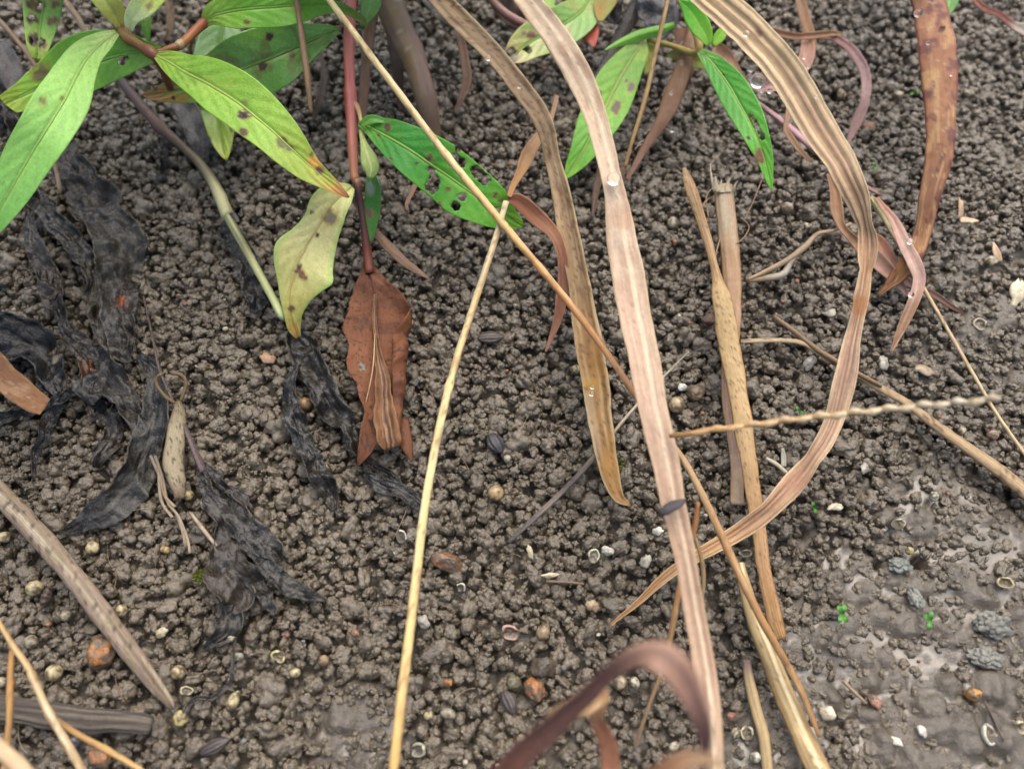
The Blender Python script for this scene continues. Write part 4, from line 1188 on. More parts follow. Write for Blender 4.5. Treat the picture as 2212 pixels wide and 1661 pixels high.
strip('bark_strip', [(-60, 1522, .5, 50), (0, 1528, .55, 52), (80, 1540, .6, 54), (170, 1552, .6, 52), (260, 1560, .55, 46), (310, 1564, .5, 42), (328, 1566, .45, 30)], M_WOOD,
      {'grad': [(0, rgb(78, 70, 60)), (1, rgb(70, 64, 58))], 'stripes': [(rgb(38, 36, 36), 4, .8), (rgb(136, 124, 106), 5, .6)]}, nv=13, curl=-.4, ragged=.08, pleat=(.07, 4), crumple=(-.04, .6), thick=.0012, label='dark fibrous bark strip lying at the lower left edge', cat='bark')
tube('straw', [(-40, 1290, 4.6, 9), (0, 1348, 4.4, 10), (30, 1398, 4.2, 12), (62, 1445, 4.0, 14), (100, 1528, 3.7, 17), (135, 1590, 3.5, 18), (175, 1661, 3.3, 18), (215, 1740, 3.1, 18)], M_STRAW,
     {'grad': [(0, rgb(206, 160, 84)), (.3, rgb(214, 176, 116)), (.6, rgb(226, 204, 160)), (1, rgb(214, 190, 144))], 'stripes': [(rgb(160, 116, 66), 3, .5)]}, nodes=((.4, .35, .015), (.58, .3, .015)), label='pale jointed straw crossing the lower left corner', cat='straw')
tube('straw', [(112, 1548, 3.2, 12), (160, 1582, 3.1, 13), (230, 1620, 3.0, 13), (290, 1655, 2.9, 12), (350, 1700, 2.8, 11)], M_STRAW, {'grad': [(0, rgb(196, 150, 84)), (1, rgb(206, 166, 98))], 'stripes': [(rgb(150, 106, 54), 3, .5)]}, nodes=((.5, .3, .03),),
     label='golden straw branching off the pale jointed straw to the bottom edge', cat='straw')
tube('straw', [(25, 1405, 3.4, 10), (22, 1480, 3.3, 14), (20, 1560, 3.2, 13), (12, 1640, 3.0, 14), (8, 1720, 2.9, 14)], M_STRAW, {'grad': [(0, rgb(190, 138, 72)), (1, rgb(190, 146, 84))]}, label='upright orange straw at the far lower left', cat='straw')
strip('straw', [(-50, 1560, 5.6, 30), (0, 1615, 5.6, 34), (45, 1661, 5.5, 36), (100, 1730, 5.4, 36)], M_DRY, {'grad': rgb(212, 184, 150), 'stripes': [(rgb(180, 140, 110), 4, .4)]}, nv=7, curl=-.4, label='blurred beige blade cutting the bottom left corner', cat=BL)

# top edge: stalks, thin stems
tube('grass_stalk', [(805, -90, 3.8, 62), (838, 0, 3.4, 66), (868, 70, 2.9, 62), (895, 130, 2.4, 54), (912, 185, 1.9, 48), (925, 235, 1.3, 46), (932, 275, .6, 42), (934, 300, .1, 42)], M_STEM,
     {'grad': [(0, rgb(148, 126, 106)), (.4, rgb(140, 118, 98)), (.6, rgb(126, 104, 78)), (1, rgb(108, 88, 72))], 'stripes': [(rgb(168, 148, 132), 3, .5), (rgb(100, 74, 66), 3, .6)], 'blot': [(rgb(134, 110, 66), .8, .3, .5)], 'speck': (rgb(210, 205, 200), 22, .75, .5)}, sides=14,
     nodes=((.55, .12, .04), (.8, .1, .05)), flat=.6, label='thick purple-brown stalk with dew entering the soil near the top', cat='stalk')
strip('grass_strand', [(820, -40, 2.6, 30), (835, 20, 2.4, 34), (852, 90, 2.0, 32), (858, 160, 1.5, 26), (862, 210, .9, 18), (866, 240, .5, 8)], M_DRY, {'grad': [(0, rgb(126, 100, 84)), (1, rgb(100, 80, 74))], 'stripes': [(rgb(80, 62, 54), 4, .5)]}, nv=7, fold=.2,
      label='dull brown sheath blade behind the thick purple-brown stalk', cat=BL)
strip('grass_strand', [(955, -50, 2.6, 12), (985, 40, 2.3, 14), (1002, 110, 1.9, 18), (1010, 170, 1.5, 20), (998, 212, 1.0, 14), (980, 245, .6, 4)], M_DRY, {'grad': [(0, rgb(130, 100, 80)), (1, rgb(136, 100, 84))], 'stripes': [(rgb(90, 66, 54), 3, .5)]}, nv=7, fold=.3,
      label='thin brown curved blade right of the thick purple-brown stalk', cat=BL)
strip('grass_strand', [(812, -20, 2.6, 24), (800, 60, 2.3, 24), (790, 140, 1.9, 22), (784, 220, 1.4, 20), (782, 290, .8, 14)], M_DRY, {'grad': [(0, rgb(150, 112, 90)), (1, rgb(124, 92, 76))], 'stripes': [(rgb(100, 70, 56), 3, .5)]}, nv=7, fold=.2,
      label='brown dry blade just behind the red stem', cat=BL)
tube('straw', [(632, -60, 7.2, 13), (645, 30, 6.6, 13), (655, 100, 6.0, 14), (664, 170, 5.4, 14), (672, 245, 4.8, 8)], M_STRAW, {'grad': [(0, rgb(140, 110, 80)), (1, rgb(126, 98, 70))], 'stripes': [(rgb(96, 72, 54), 3, .5)]}, label='thin brown straw hanging over the glossy wet leaf', cat='straw')
tube('straw', [(100, -60, 4.0, 12), (140, 0, 3.8, 13), (170, 42, 3.6, 14), (197, 92, 3.4, 13), (240, 140, 3.2, 9), (283, 148, 3.1, 4)], M_STRAW, {'grad': [(0, rgb(176, 152, 124)), (1, rgb(170, 146, 116))]}, label='thin beige straw behind the light green leaf at the top left', cat='straw')
tube('straw', [(-40, 10, 2.4, 10), (0, 46, 2.3, 11), (40, 92, 2.1, 11), (70, 132, 1.9, 11), (110, 200, 1.4, 9)], M_STRAW, {'grad': [(0, rgb(140, 114, 88)), (1, rgb(110, 90, 72))]}, label='thin brown straw at the top left edge', cat='straw')
tube('straw', [(96, 310, 1.8, 8), (118, 358, 1.6, 9), (128, 400, 1.4, 9), (130, 420, 1.2, 8)], M_STRAW, {'grad': rgb(150, 124, 106)}, label='short pale straw under the light green leaf', cat='straw')
strip('grass_strand', [(1545, -60, 3.6, 20), (1512, 40, 3.4, 34), (1492, 90, 3.2, 30), (1475, 150, 2.9, 36), (1450, 215, 2.4, 40), (1425, 270, 1.8, 26), (1392, 322, 1.2, 18), (1352, 388, .6, 8)], M_DRY,
      {'grad': [(0, rgb(150, 110, 84)), (.5, rgb(160, 120, 92)), (1, rgb(130, 90, 78))], 'stripes': [(rgb(116, 80, 60), 5, .6), (rgb(190, 160, 130), 5, .4)]}, nv=9, curl=-.35, label='hairy brown dry blade slanting down from the green shoot', cat=BL)
for k in range(26):
    hb = bpy.data.objects[[o.name for o in bpy.data.objects if o.get('label', '').startswith('hairy brown dry')][0]]
    t = random.random()
    A = np.array([(1500, 70), (1475, 150), (1450, 215), (1425, 270), (1392, 322)], float)
    q = np.array([np.interp(t * 4, range(5), A[:, 0]), np.interp(t * 4, range(5), A[:, 1])])
    sgn = random.choice((-1, 1))
    tube('fine_hair', [(q[0] + sgn * 12, q[1], 3.0 - 1.8 * t, 1.6), (q[0] + sgn * 21, q[1] + 4, 3.1 - 1.8 * t, 1.2), (q[0] + sgn * 28, q[1] + 12, 3.1 - 1.8 * t, .8)], M_STRAW, {'grad': rgb(206, 190, 170)}, parent=hb, sides=4, res=.003)
tube('straw', [(1452, -60, 5.4, 9), (1440, 10, 5.0, 10), (1415, 120, 4.2, 10), (1392, 220, 3.4, 10), (1370, 290, 2.6, 9), (1350, 362, 1.8, 8)], M_STRAW, {'grad': [(0, rgb(190, 156, 96)), (1, rgb(160, 122, 72))]}, sides=7, label='thin golden straw in front of the right oval green leaf', cat='straw')
tube('dead_stalk', [(1410, -60, 2.2, 34), (1372, 20, 2.0, 34), (1330, 100, 1.7, 30), (1290, 180, 1.3, 26), (1262, 260, .9, 24), (1242, 340, .5, 20), (1232, 400, .2, 16)], M_ROT, {'grad': [(0, rgb(64, 56, 48)), (1, rgb(46, 44, 42))], 'stripes': [(rgb(110, 98, 80), 4, .5)]}, rough=.12,
     label='black rotting stem behind the oval green leaf near the top', cat='stem')
strip('dead_leaf', [(1400, -80, 3.2, 60), (1420, 0, 2.8, 80), (1425, 50, 2.4, 76), (1405, 90, 2.0, 30)], M_ROT, {'grad': rgb(66, 66, 70), 'blot': [(rgb(100, 102, 108), .5, .1, .6)]}, nv=11, crumple=(.3, 1.2), thick=.0004, label='blue-black rotten leaf at the top edge', cat='leaf')
strip('dead_leaf', [(1290, -50, 3.4, 40), (1318, 0, 3.0, 50), (1330, 30, 2.6, 40), (1340, 46, 2.3, 12)], M_ROT, {'grad': rgb(50, 42, 36)}, nv=9, crumple=(.2, 1.0), thick=.0004, label='black brown leaf scrap at the top edge beside the red leaf', cat='leaf')
tube('dead_stalk', [(1030, -40, 3.4, 16), (1075, 15, 3.0, 18), (1112, 42, 2.7, 20), (1150, 58, 2.5, 12)], M_STEM, {'grad': [(0, rgb(120, 96, 84)), (1, rgb(150, 108, 100))]}, label='pinkish brown stem scrap at the top beside the pink blade', cat='stem')

# right side: thin pink and brown blades among the crumbs
strip('grass_strand', [(1590, 60, 2.6, 12), (1660, 66, 2.8, 16), (1720, 78, 2.9, 16), (1790, 72, 3.0, 14), (1822, 72, 3.0, 6)], M_DRY, {'grad': [(0, rgb(150, 104, 92)), (.6, rgb(160, 116, 86)), (1, rgb(170, 136, 90))], 'stripes': [(rgb(120, 76, 66), 3, .5)]}, nv=7, fold=.3,
      label='thin brown dry stem lying level behind the striped blade', cat=BL)
strip('grass_strand', [(1775, 74, 2.6, 20), (1810, 84, 2.9, 16), (1845, 112, 3.0, 20), (1868, 160, 2.7, 22), (1868, 215, 2.2, 20), (1852, 260, 1.6, 22), (1830, 312, .9, 6)], M_DRY, {'grad': [(0, rgb(150, 96, 98)), (.4, rgb(164, 130, 138)), (1, rgb(150, 116, 118))], 'stripes': [(rgb(190, 164, 170), 3, .5)]}, nv=7, fold=.25,
      label='slender purple blade arching back to the soil', cat=BL)
strip('grass_strand', [(1715, -50, 2.2, 18), (1735, 20, 2.2, 22), (1745, 60, 2.3, 22), (1752, 100, 2.2, 20), (1745, 122, 2.2, 16)], M_DRY, {'grad': [(0, rgb(130, 96, 72)), (1, rgb(150, 108, 72))], 'stripes': [(rgb(100, 72, 54), 3, .5)]}, nv=7, fold=.3, label='brown blade coming down from the top edge behind the level stem', cat=BL)
strip('grass_strand', [(1738, 80, 2.6, 14), (1745, 105, 2.7, 30), (1735, 140, 2.6, 34), (1700, 170, 2.4, 36), (1660, 188, 2.3, 22), (1628, 186, 2.3, 12), (1600, 165, 2.4, 12), (1575, 125, 2.7, 22), (1545, 100, 3.2, 26)], M_DRY,
      {'grad': [(0, rgb(160, 116, 96)), (.4, rgb(190, 144, 136)), (.6, rgb(196, 156, 152)), (1, rgb(186, 142, 110))], 'stripes': [(rgb(150, 104, 94), 4, .6)]}, nv=9, curl=.4, label='pinkish curled dry blade holding water drops', cat=BL)
tube('dead_stalk', [(1560, 175, 1.6, 10), (1625, 215, 1.5, 13), (1690, 262, 1.3, 16), (1740, 305, 1.2, 20), (1790, 345, 1.1, 22), (1840, 385, 1.0, 18), (1900, 420, .8, 8)], M_STEM, {'grad': [(0, rgb(140, 104, 96)), (.6, rgb(170, 132, 140)), (1, rgb(150, 112, 104))], 'stripes': [(rgb(110, 80, 76), 3, .5)]}, flat=.7,
     label='mauve stem lying under the striped blade', cat='stem')
strip('grass_strand', [(1700, 205, 1.6, 10), (1702, 240, 1.5, 12), (1696, 275, 1.4, 10), (1706, 296, 1.3, 14), (1730, 330, 1.1, 12), (1752, 352, .9, 5)], M_DRY, {'grad': [(0, rgb(150, 110, 90)), (1, rgb(160, 124, 96))]}, nv=5, fold=.3, label='small looping brown blade beside the mauve stem', cat=BL)
strip('grass_strand', [(1788, 375, 1.3, 8), (1800, 410, 1.3, 18), (1806, 450, 1.3, 26), (1818, 490, 1.2, 16), (1850, 525, 1.1, 22), (1880, 550, 1.1, 36), (1910, 580, 1.0, 30), (1940, 612, .8, 20), (1960, 640, .6, 6)], M_DRY,
      {'grad': [(0, rgb(160, 116, 90)), (.4, rgb(156, 116, 84)), (.7, rgb(176, 134, 120)), (1, rgb(180, 138, 130))], 'stripes': [(rgb(120, 84, 62), 4, .6)]}, nv=9, curl=.45, wave=(.15, 3), label='wavy brown dry blade passing under the striped blade', cat=BL)
strip('grass_strand', [(1895, 425, 1.3, 8), (1930, 478, 1.5, 20), (1955, 530, 1.7, 26), (1975, 570, 1.8, 28), (1984, 605, 1.7, 26), (1972, 650, 1.4, 24), (1950, 700, 1.0, 20), (1924, 762, .5, 4)], M_DRY,
      {'grad': [(0, rgb(176, 116, 100)), (.4, rgb(206, 168, 162)), (.6, rgb(200, 160, 154)), (.75, rgb(170, 126, 98)), (1, rgb(166, 124, 92))], 'stripes': [(rgb(222, 196, 192), 3, .5)]}, nv=9, fold=.25, label='pink curled blade bending over the tip of the brown blade', cat=BL)
strip('grass_strand', [(1880, 425, .9, 10), (1900, 450, .9, 20), (1922, 480, .85, 16), (1932, 496, .8, 5)], M_LEAF, {'grad': [(0, rgb(130, 150, 90)), (1, rgb(196, 206, 160))], 'stripes': [(rgb(200, 210, 170), 4, .5)]}, nv=7, fold=.2, label='short pale green blade stub behind the striped blade', cat=BL)
strip('grass_strand', [(1880, 500, .9, 10), (1905, 525, .9, 24), (1925, 565, .85, 30), (1950, 600, .8, 24), (1985, 620, .8, 14), (2020, 638, .8, 14), (2060, 664, .7, 10), (2082, 676, .6, 4)], M_DRY, {'grad': [(0, rgb(170, 108, 74)), (.4, rgb(186, 144, 142)), (.6, rgb(130, 92, 84)), (1, rgb(116, 84, 74))], 'stripes': [(rgb(110, 76, 66), 3, .5)]}, nv=7, fold=.3,
      label='dull mauve blade ending in a dark tip right of the brown blade', cat=BL)
fork = empty('forked_twig', place(1620, 600, .5), 'pale forked straw twig right of the frayed broken stalk', 'twig')
tube('branch', [(1614, 604, .6, 6), (1650, 588, .7, 10), (1700, 562, .9, 13), (1740, 532, 1.0, 14), (1765, 506, 1.0, 10), (1800, 498, .9, 8), (1838, 484, .8, 8)], M_STRAW, {'grad': [(0, rgb(180, 150, 110)), (1, rgb(160, 140, 116))]}, parent=fork, sides=7)
tube('branch', [(1612, 606, .5, 12), (1660, 600, .5, 15), (1692, 592, .6, 16), (1708, 565, .8, 14), (1730, 540, 1.0, 10)], M_STRAW, {'grad': [(0, rgb(176, 146, 104)), (.6, rgb(190, 180, 160)), (1, rgb(176, 150, 110))]}, parent=fork, sides=7)
strip('grass_strand', [(2085, -30, 2.2, 12), (2120, 12, 2.1, 14), (2160, 32, 2.0, 14), (2190, 55, 1.9, 16), (2230, 70, 1.8, 30)], M_DRY, {'grad': [(0, rgb(160, 96, 80)), (.7, rgb(160, 104, 96)), (.8, rgb(220, 206, 196)), (1, rgb(216, 190, 176))]}, nv=7, fold=.2, label='reddish dry stem with a white tip at the top right corner', cat=BL)
strip('leaf', [(2060, -60, 4.5, 40), (2052, 0, 4.2, 36), (2042, 30, 4.0, 20), (2036, 52, 3.8, 3)], M_LEAF, {'grad': rgb(96, 150, 66), 'mid': [(rgb(150, 190, 110), .1, .5)]}, nv=9, fold=.15, label='green leaf tip at the top edge behind the brown blade', cat='leaf')
strip('grass_strand', [(1478, 60, 2.4, 40), (1484, 110, 2.2, 44), (1480, 160, 1.9, 36), (1470, 200, 1.4, 18)], M_DRY, {'grad': [(0, rgb(124, 74, 46)), (1, rgb(112, 74, 54))], 'stripes': [(rgb(90, 52, 36), 5, .5)]}, nv=9, fold=.2, label='dark rusty dry blade behind the hairy brown blade', cat=BL)
strip('grass_strand', [(884, 455, .9, 5), (880, 440, .9, 8), (900, 395, .8, 10), (905, 370, .7, 5)], M_DRY, {'grad': rgb(150, 116, 100)}, nv=5, fold=.2, label='thin pinkish sliver under the perforated leaf', cat=BL)
strip('grass_strand', [(808, 498, 1.3, 16), (835, 530, 1.1, 22), (870, 565, .9, 20), (900, 585, .8, 14), (928, 604, .6, 3)], M_DRY, {'grad': [(0, rgb(136, 104, 84)), (1, rgb(150, 116, 100))], 'stripes': [(rgb(176, 146, 120), 4, .5)]}, nv=7, fold=-.3, label='small brown blade pointing down right from the dead brown leaf', cat=BL)

# litter in the shade along the top edge
def litter(pts, c, label, cat='grass blade', mat=None, name='grass_strand'):
    strip(name, pts, mat or M_DRY, {'grad': [(0, rgb(*c)), (1, np.array(rgb(*c)) * .8)], 'stripes': [(np.array(rgb(*c)) * .6, 4, .6)], 'blot': [(np.array(rgb(*c)) * .5, .6, .2, .5)]}, nv=9, fold=.25, wave=(.15, 3), label=label, cat=cat)
litter([(1060, -40, 2.0, 40), (1085, 10, 1.6, 46), (1118, 46, 1.2, 40), (1140, 70, .9, 16)], (112, 88, 78), 'mauve-brown crumpled leaf at the top edge left of the pink blade', 'leaf', M_BROWN, 'dead_leaf')
litter([(900, -40, 1.4, 20), (935, 10, 1.2, 30), (965, 40, 1.0, 26), (1000, 60, .8, 10)], (74, 66, 58), 'dark shaded leaf scrap at the top right of the thick stalk', 'leaf', M_ROT, 'dead_leaf')
litter([(560, -30, 1.6, 16), (575, 10, 1.4, 24), (580, 40, 1.2, 20), (570, 70, 1.0, 6)], (84, 66, 52), 'brown strip at the top edge above the glossy leaf')
litter([(350, -40, 2.0, 14), (362, 0, 1.9, 18), (368, 50, 1.6, 16), (360, 90, 1.4, 6)], (120, 92, 64), 'thin brown blade behind the young leaves at the top left')
litter([(0, 90, 1.0, 30), (20, 140, 1.0, 44), (30, 200, .9, 50), (20, 260, .7, 20)], (58, 52, 48), 'dark wet leaf at the left edge beneath the light green leaf', 'leaf', M_ROT, 'dead_leaf')
litter([(380, 210, .9, 30), (410, 250, .8, 54), (430, 300, .7, 50), (440, 345, .5, 20)], (92, 84, 80), 'grey shrivelled leaf under the long light green leaf', 'leaf', M_ROT, 'dead_leaf')
litter([(690, 110, .9, 8), (700, 160, .9, 14), (690, 215, .8, 16), (675, 260, .6, 5)], (84, 66, 56), 'narrow dark blade left of the red stem')
litter([(1240, -20, 2.0, 14), (1238, 30, 1.8, 18), (1230, 80, 1.5, 16), (1236, 130, 1.2, 5)], (110, 84, 60), 'thin brown blade between the pink blade and the red leaf')
litter([(1330, 270, .8, 8), (1305, 330, .8, 14), (1290, 400, .7, 16), (1280, 470, .5, 5)], (120, 88, 72), 'thin red-brown blade behind the pink blade near the oval leaf tip')
litter([(1348, 360, 1.2, 10), (1332, 400, 1.0, 22), (1316, 430, .8, 16), (1300, 456, .6, 5)], (124, 94, 66), 'short brown blade just right of the pink blade drop')

# where the long blades and straws reach the ground beyond the picture
def by_label(t):
    return [o for o in bpy.data.objects if o.get('label', '').startswith(t)][0]
def onward(t, pts, c, flat=True):
    o = by_label(t)
    if flat:
        strip('blade_base', pts, M_DRY, {'grad': c, 'stripes': [(np.array(c) * .75, 5, .5)]}, parent=o, nv=9, fold=.15)
    else:
        tube('straw_end', pts, M_STRAW, {'grad': c}, parent=o)
onward('long pale pink dry blade', [(1087, -67, 8.6, 47), (1000, -170, 7.8, 44), (900, -290, 5.5, 40), (830, -400, 1.0, 36)], rgb(200, 172, 140))
onward('long pale pink dry blade', [(1546, 1755, 6.0, 48), (1566, 1900, 4.6, 46), (1590, 2060, 2.4, 36), (1610, 2200, .4, 6)], rgb(178, 144, 126))
onward('broad cream and brown', [(1473, -67, 7.6, 64), (1390, -150, 7.0, 60), (1300, -270, 4.8, 52), (1250, -370, 1.0, 46)], rgb(214, 186, 148))
onward('tan dry blade', [(917, -57, 6.6, 40), (850, -150, 5.6, 38), (790, -250, 3.6, 34), (760, -330, .8, 30)], rgb(182, 150, 118))
onward('mottled reddish brown', [(1986, -76, 5.6, 61), (1965, -170, 4.6, 56), (1945, -260, 2.8, 48), (1935, -330, .5, 42)], rgb(156, 104, 80))
onward('long yellow straw slanting', [(657, -77, 8.0, 13), (560, -210, 7.4, 13), (460, -340, 4.6, 13), (420, -410, .6, 13)], rgb(220, 194, 132), False)
onward('long yellow straw running', [(839, 1752, 4.0, 22), (815, 1900, 3.2, 22), (790, 2060, 1.8, 20), (775, 2180, .3, 16)], rgb(204, 164, 92), False)
onward('blurred purple dry leaf', [(1013, 1756, 10.5, 58), (930, 1860, 8.4, 52), (860, 1960, 5.0, 44), (820, 2040, .5, 36)], rgb(140, 86, 68))
onward('blurred purple dry leaf', [(1530, 1735, 12.0, 24), (1536, 1830, 9.5, 20), (1540, 1930, 6.0, 14), (1544, 2000, 2.5, 5)], rgb(88, 68, 84))
onward('blurred orange-tan', [(1318, 1695, 8.0, 38), (1322, 1800, 5.8, 34), (1328, 1920, 2.6, 26), (1332, 2000, .5, 20)], rgb(160, 108, 84))
onward('blurred brown leaf end', [(1373, 1756, 13.5, 50), (1320, 1850, 10, 46), (1290, 1950, 5, 40), (1280, 2020, .5, 34)], rgb(130, 88, 62))

# ------------------------------------------------------------------ green weeds: stems with their leaves
G1, G2, G3, GY_, GD = rgb(112, 158, 58), rgb(128, 176, 72), rgb(150, 194, 104), rgb(176, 186, 84), rgb(66, 112, 44)
SPOT, SPOT2 = rgb(54, 38, 30), rgb(98, 78, 60)
LIGHTRIB = rgb(196, 212, 140)

# left weed
wa = empty('green_weed', place(335, 120, 4.0), 'light green weed with long lance leaves at the top left', 'weed')
tube('stem', [(215, -90, 6.4, 22), (232, 0, 6.4, 24), (252, 45, 6.4, 24), (272, 78, 6.35, 22), (305, 100, 6.3, 20), (336, 122, 6.2, 22), (352, 150, 5.4, 18), (368, 190, 4.2, 16)], M_STEM,
     {'grad': [(0, rgb(178, 176, 90)), (.35, rgb(170, 160, 84)), (.6, rgb(140, 112, 62)), (.75, rgb(120, 74, 50)), (1, rgb(120, 70, 56))], 'stripes': [(rgb(116, 66, 48), 3, .5)]}, parent=wa, nodes=((.62, .25, .03), (.74, .3, .03)))
tube('stem', [(338, 118, 6.2, 15), (365, 106, 6.15, 16), (388, 98, 6.1, 18), (412, 76, 6.05, 19), (436, 53, 6.0, 20), (448, 44, 6.0, 18)], M_STEM, {'grad': [(0, rgb(130, 84, 56)), (.5, rgb(168, 112, 66)), (.85, rgb(150, 84, 58)), (1, rgb(120, 62, 46))], 'stripes': [(rgb(120, 70, 46), 3, .4)]},
     parent=wa, nodes=((.36, .25, .03), (.92, .2, .04)))
tube('node_collar', [(382, 101, 6.15, 18), (388, 97, 6.12, 21), (393, 93, 6.1, 19)], M_STEM, {'grad': rgb(170, 146, 112)}, parent=wa)
strip('leaf', [(252, 70, 6.5, 7, 7), (222, 92, 6.9, 19, 23), (190, 124, 7.2, 26, 37), (165, 165, 7.3, 37, 46), (140, 215, 7.3, 49, 53), (100, 280, 7.1, 51, 51), (60, 345, 6.7, 46, 48), (20, 415, 6.2, 39, 40), (-15, 478, 5.6, 26, 26), (-50, 545, 5.0, 4, 4)], M_LEAF,
      {'grad': [(0, rgb(196, 214, 150)), (.2, rgb(170, 208, 116)), (.5, rgb(164, 210, 116)), (.8, rgb(152, 208, 112)), (1, rgb(130, 190, 84))], 'mid': [(rgb(190, 220, 130), .05, .8)], 'veins': (rgb(140, 186, 90), 12, .22), 'edge': [(rgb(130, 180, 84), .1, .35)],
       'spots': [(92, 219, 7, rgb(120, 140, 76)), (133, 212, 4, rgb(140, 150, 80))]}, parent=wa, nv=41, res=.0008, fold=.10, wave=(.10, 2.5), midrib=(rgb(186, 216, 124), 7, 3))
strip('leaf', [(350, 106, 5.9, 6, 6), (318, 110, 5.9, 30, 22), (283, 114, 5.8, 40, 42), (230, 127, 5.6, 48, 60), (185, 145, 5.4, 50, 64), (141, 166, 5.2, 50, 56), (90, 188, 5.0, 44, 40), (50, 206, 4.9, 34, 26), (18, 222, 4.8, 24, 20), (12, 226, 4.8, 16, 14)], M_LEAF,
      {'grad': [(0, rgb(130, 172, 74)), (.4, rgb(134, 188, 78)), (.8, rgb(146, 190, 72)), (1, rgb(168, 186, 76))], 'mid': [(rgb(170, 206, 120), .05, .8)], 'veins': (rgb(136, 184, 84), 11, .3),
       'spots': [(196, 125, 10, rgb(110, 90, 60)), (95, 162, 17, rgb(120, 112, 76)), (75, 140, 7, rgb(120, 130, 76)), (85, 205, 6, rgb(130, 130, 70))]}, parent=wa, nv=41, res=.0008, fold=.12, wave=(.1, 2), holes=[(263, 132, 8), (271, 126, 6)], midrib=(rgb(166, 204, 116), 6, 3))
strip('leaf', [(338, 120, 6.3, 8, 8), (365, 134, 6.6, 26, 22), (400, 156, 6.8, 42, 32), (440, 176, 6.9, 54, 42), (478, 198, 6.9, 60, 52), (515, 222, 6.8, 62, 54), (552, 252, 6.6, 60, 52), (590, 284, 6.3, 52, 48), (630, 322, 6.0, 40, 44), (672, 360, 5.7, 22, 36), (710, 392, 5.4, 15, 20), (740, 416, 5.2, 8, 9), (754, 426, 5.1, 2, 2)], M_LEAF,
      {'grad': [(0, rgb(160, 186, 80)), (.3, rgb(146, 192, 72)), (.6, rgb(152, 190, 76)), (.85, rgb(160, 176, 70)), (.94, rgb(186, 150, 70)), (1, rgb(130, 84, 54))], 'mid': [(rgb(192, 210, 110), .055, .8)], 'veins': (rgb(178, 200, 90), 11, .4),
       'blot': [(rgb(120, 158, 52), .9, .25, .5), (rgb(176, 196, 96), 1.2, .35, .5)],
       'tint': [(685, 350, 26, rgb(206, 160, 76), .9), (690, 368, 13, rgb(96, 66, 44), .9), (735, 410, 24, rgb(176, 116, 60), .7), (530, 220, 14, rgb(110, 126, 66), .6)],
       'spots': [(524, 248, 9, SPOT), (527, 286, 8, rgb(96, 80, 56)), (610, 305, 10, rgb(104, 112, 66)), (624, 318, 9, rgb(100, 104, 66)), (674, 334, 4, rgb(120, 84, 46)), (540, 252, 4, SPOT2)]}, parent=wa, nv=45, res=.0008, fold=.14, wave=(.07, 2.5), midrib=(rgb(190, 208, 108), 8, 3))
strip('leaf', [(440, 50, 6.0, 8, 8), (462, 34, 6.3, 26, 20), (500, 24, 6.5, 30, 36), (545, 18, 6.6, 30, 40), (600, 14, 6.5, 28, 42), (650, 10, 6.3, 24, 36), (700, 10, 6.1, 16, 20), (745, 20, 5.9, 10, 10), (782, 44, 5.6, 8, 7), (796, 60, 5.4, 2, 2)], M_LEAF,
      {'grad': [(0, rgb(150, 176, 80)), (.3, rgb(124, 184, 62)), (.7, rgb(128, 182, 66)), (.85, rgb(130, 156, 66)), (1, rgb(120, 130, 60))], 'mid': [(rgb(160, 196, 100), .06, .7)], 'veins': (rgb(140, 184, 76), 10, .4),
       'spots': [(535, 48, 7, rgb(120, 104, 60)), (640, 16, 8, rgb(140, 140, 60)), (430, 30, 5, SPOT2)]}, parent=wa, nv=41, res=.0008, fold=.16, wave=(.1, 3), midrib=(rgb(156, 192, 96), 6, 3))
strip('leaf', [(262, 60, 6.5, 8, 8), (248, 34, 6.9, 18, 24), (230, 8, 7.3, 22, 30), (205, -30, 7.7, 24, 30), (180, -75, 8.1, 4, 4)], M_LEAF, {'grad': [(0, rgb(178, 170, 92)), (.4, rgb(176, 182, 90)), (1, rgb(150, 190, 90))], 'mid': [(rgb(200, 210, 130), .06, .6)], 'veins': (rgb(196, 200, 110), 8, .3)}, parent=wa, nv=15, fold=.3)
strip('leaf', [(280, 64, 6.6, 9, 7), (288, 40, 7.0, 18, 12), (310, 10, 7.3, 24, 26), (345, -30, 7.7, 26, 24), (380, -80, 8.1, 4, 4)], M_LEAF, {'grad': [(0, rgb(222, 226, 196)), (.25, rgb(212, 222, 170)), (.5, rgb(180, 200, 104)), (1, rgb(150, 190, 90))], 'mid': [(rgb(206, 216, 150), .06, .6)], 'spots': [(322, 12, 6, rgb(160, 130, 90))]}, parent=wa, nv=15, fold=.25)
strip('leaf', [(318, -10, 5.0, 12), (315, 40, 4.7, 22), (318, 75, 4.4, 14), (322, 92, 4.2, 3)], M_LEAF, {'grad': rgb(110, 160, 66), 'mid': [(rgb(150, 190, 100), .08, .5)]}, parent=wa, nv=9, fold=.2)
strip('leaf', [(96, -110, 6.2, 50), (95, -40, 6.0, 76), (92, 20, 5.7, 74), (86, 70, 5.4, 58), (82, 105, 5.2, 42), (80, 130, 5.0, 18)], M_LEAF, {'grad': [(0, rgb(104, 164, 72)), (.6, rgb(112, 172, 80)), (1, rgb(156, 180, 76))], 'mid': [(rgb(150, 190, 100), .07, .5)], 'veins': (rgb(110, 160, 80), 9, .3),
      'spots': [(68, 8, 11, SPOT), (84, 12, 13, SPOT2), (70, 40, 10, SPOT), (116, 6, 10, SPOT2), (114, 46, 9, SPOT2), (74, 86, 11, SPOT), (94, 96, 9, SPOT2)]}, parent=wa, nv=21, fold=.12, holes=[(89, 15, 8), (68, 37, 7), (88, 90, 8), (66, 88, 6)], midrib=(rgb(140, 184, 96), 6, 3))

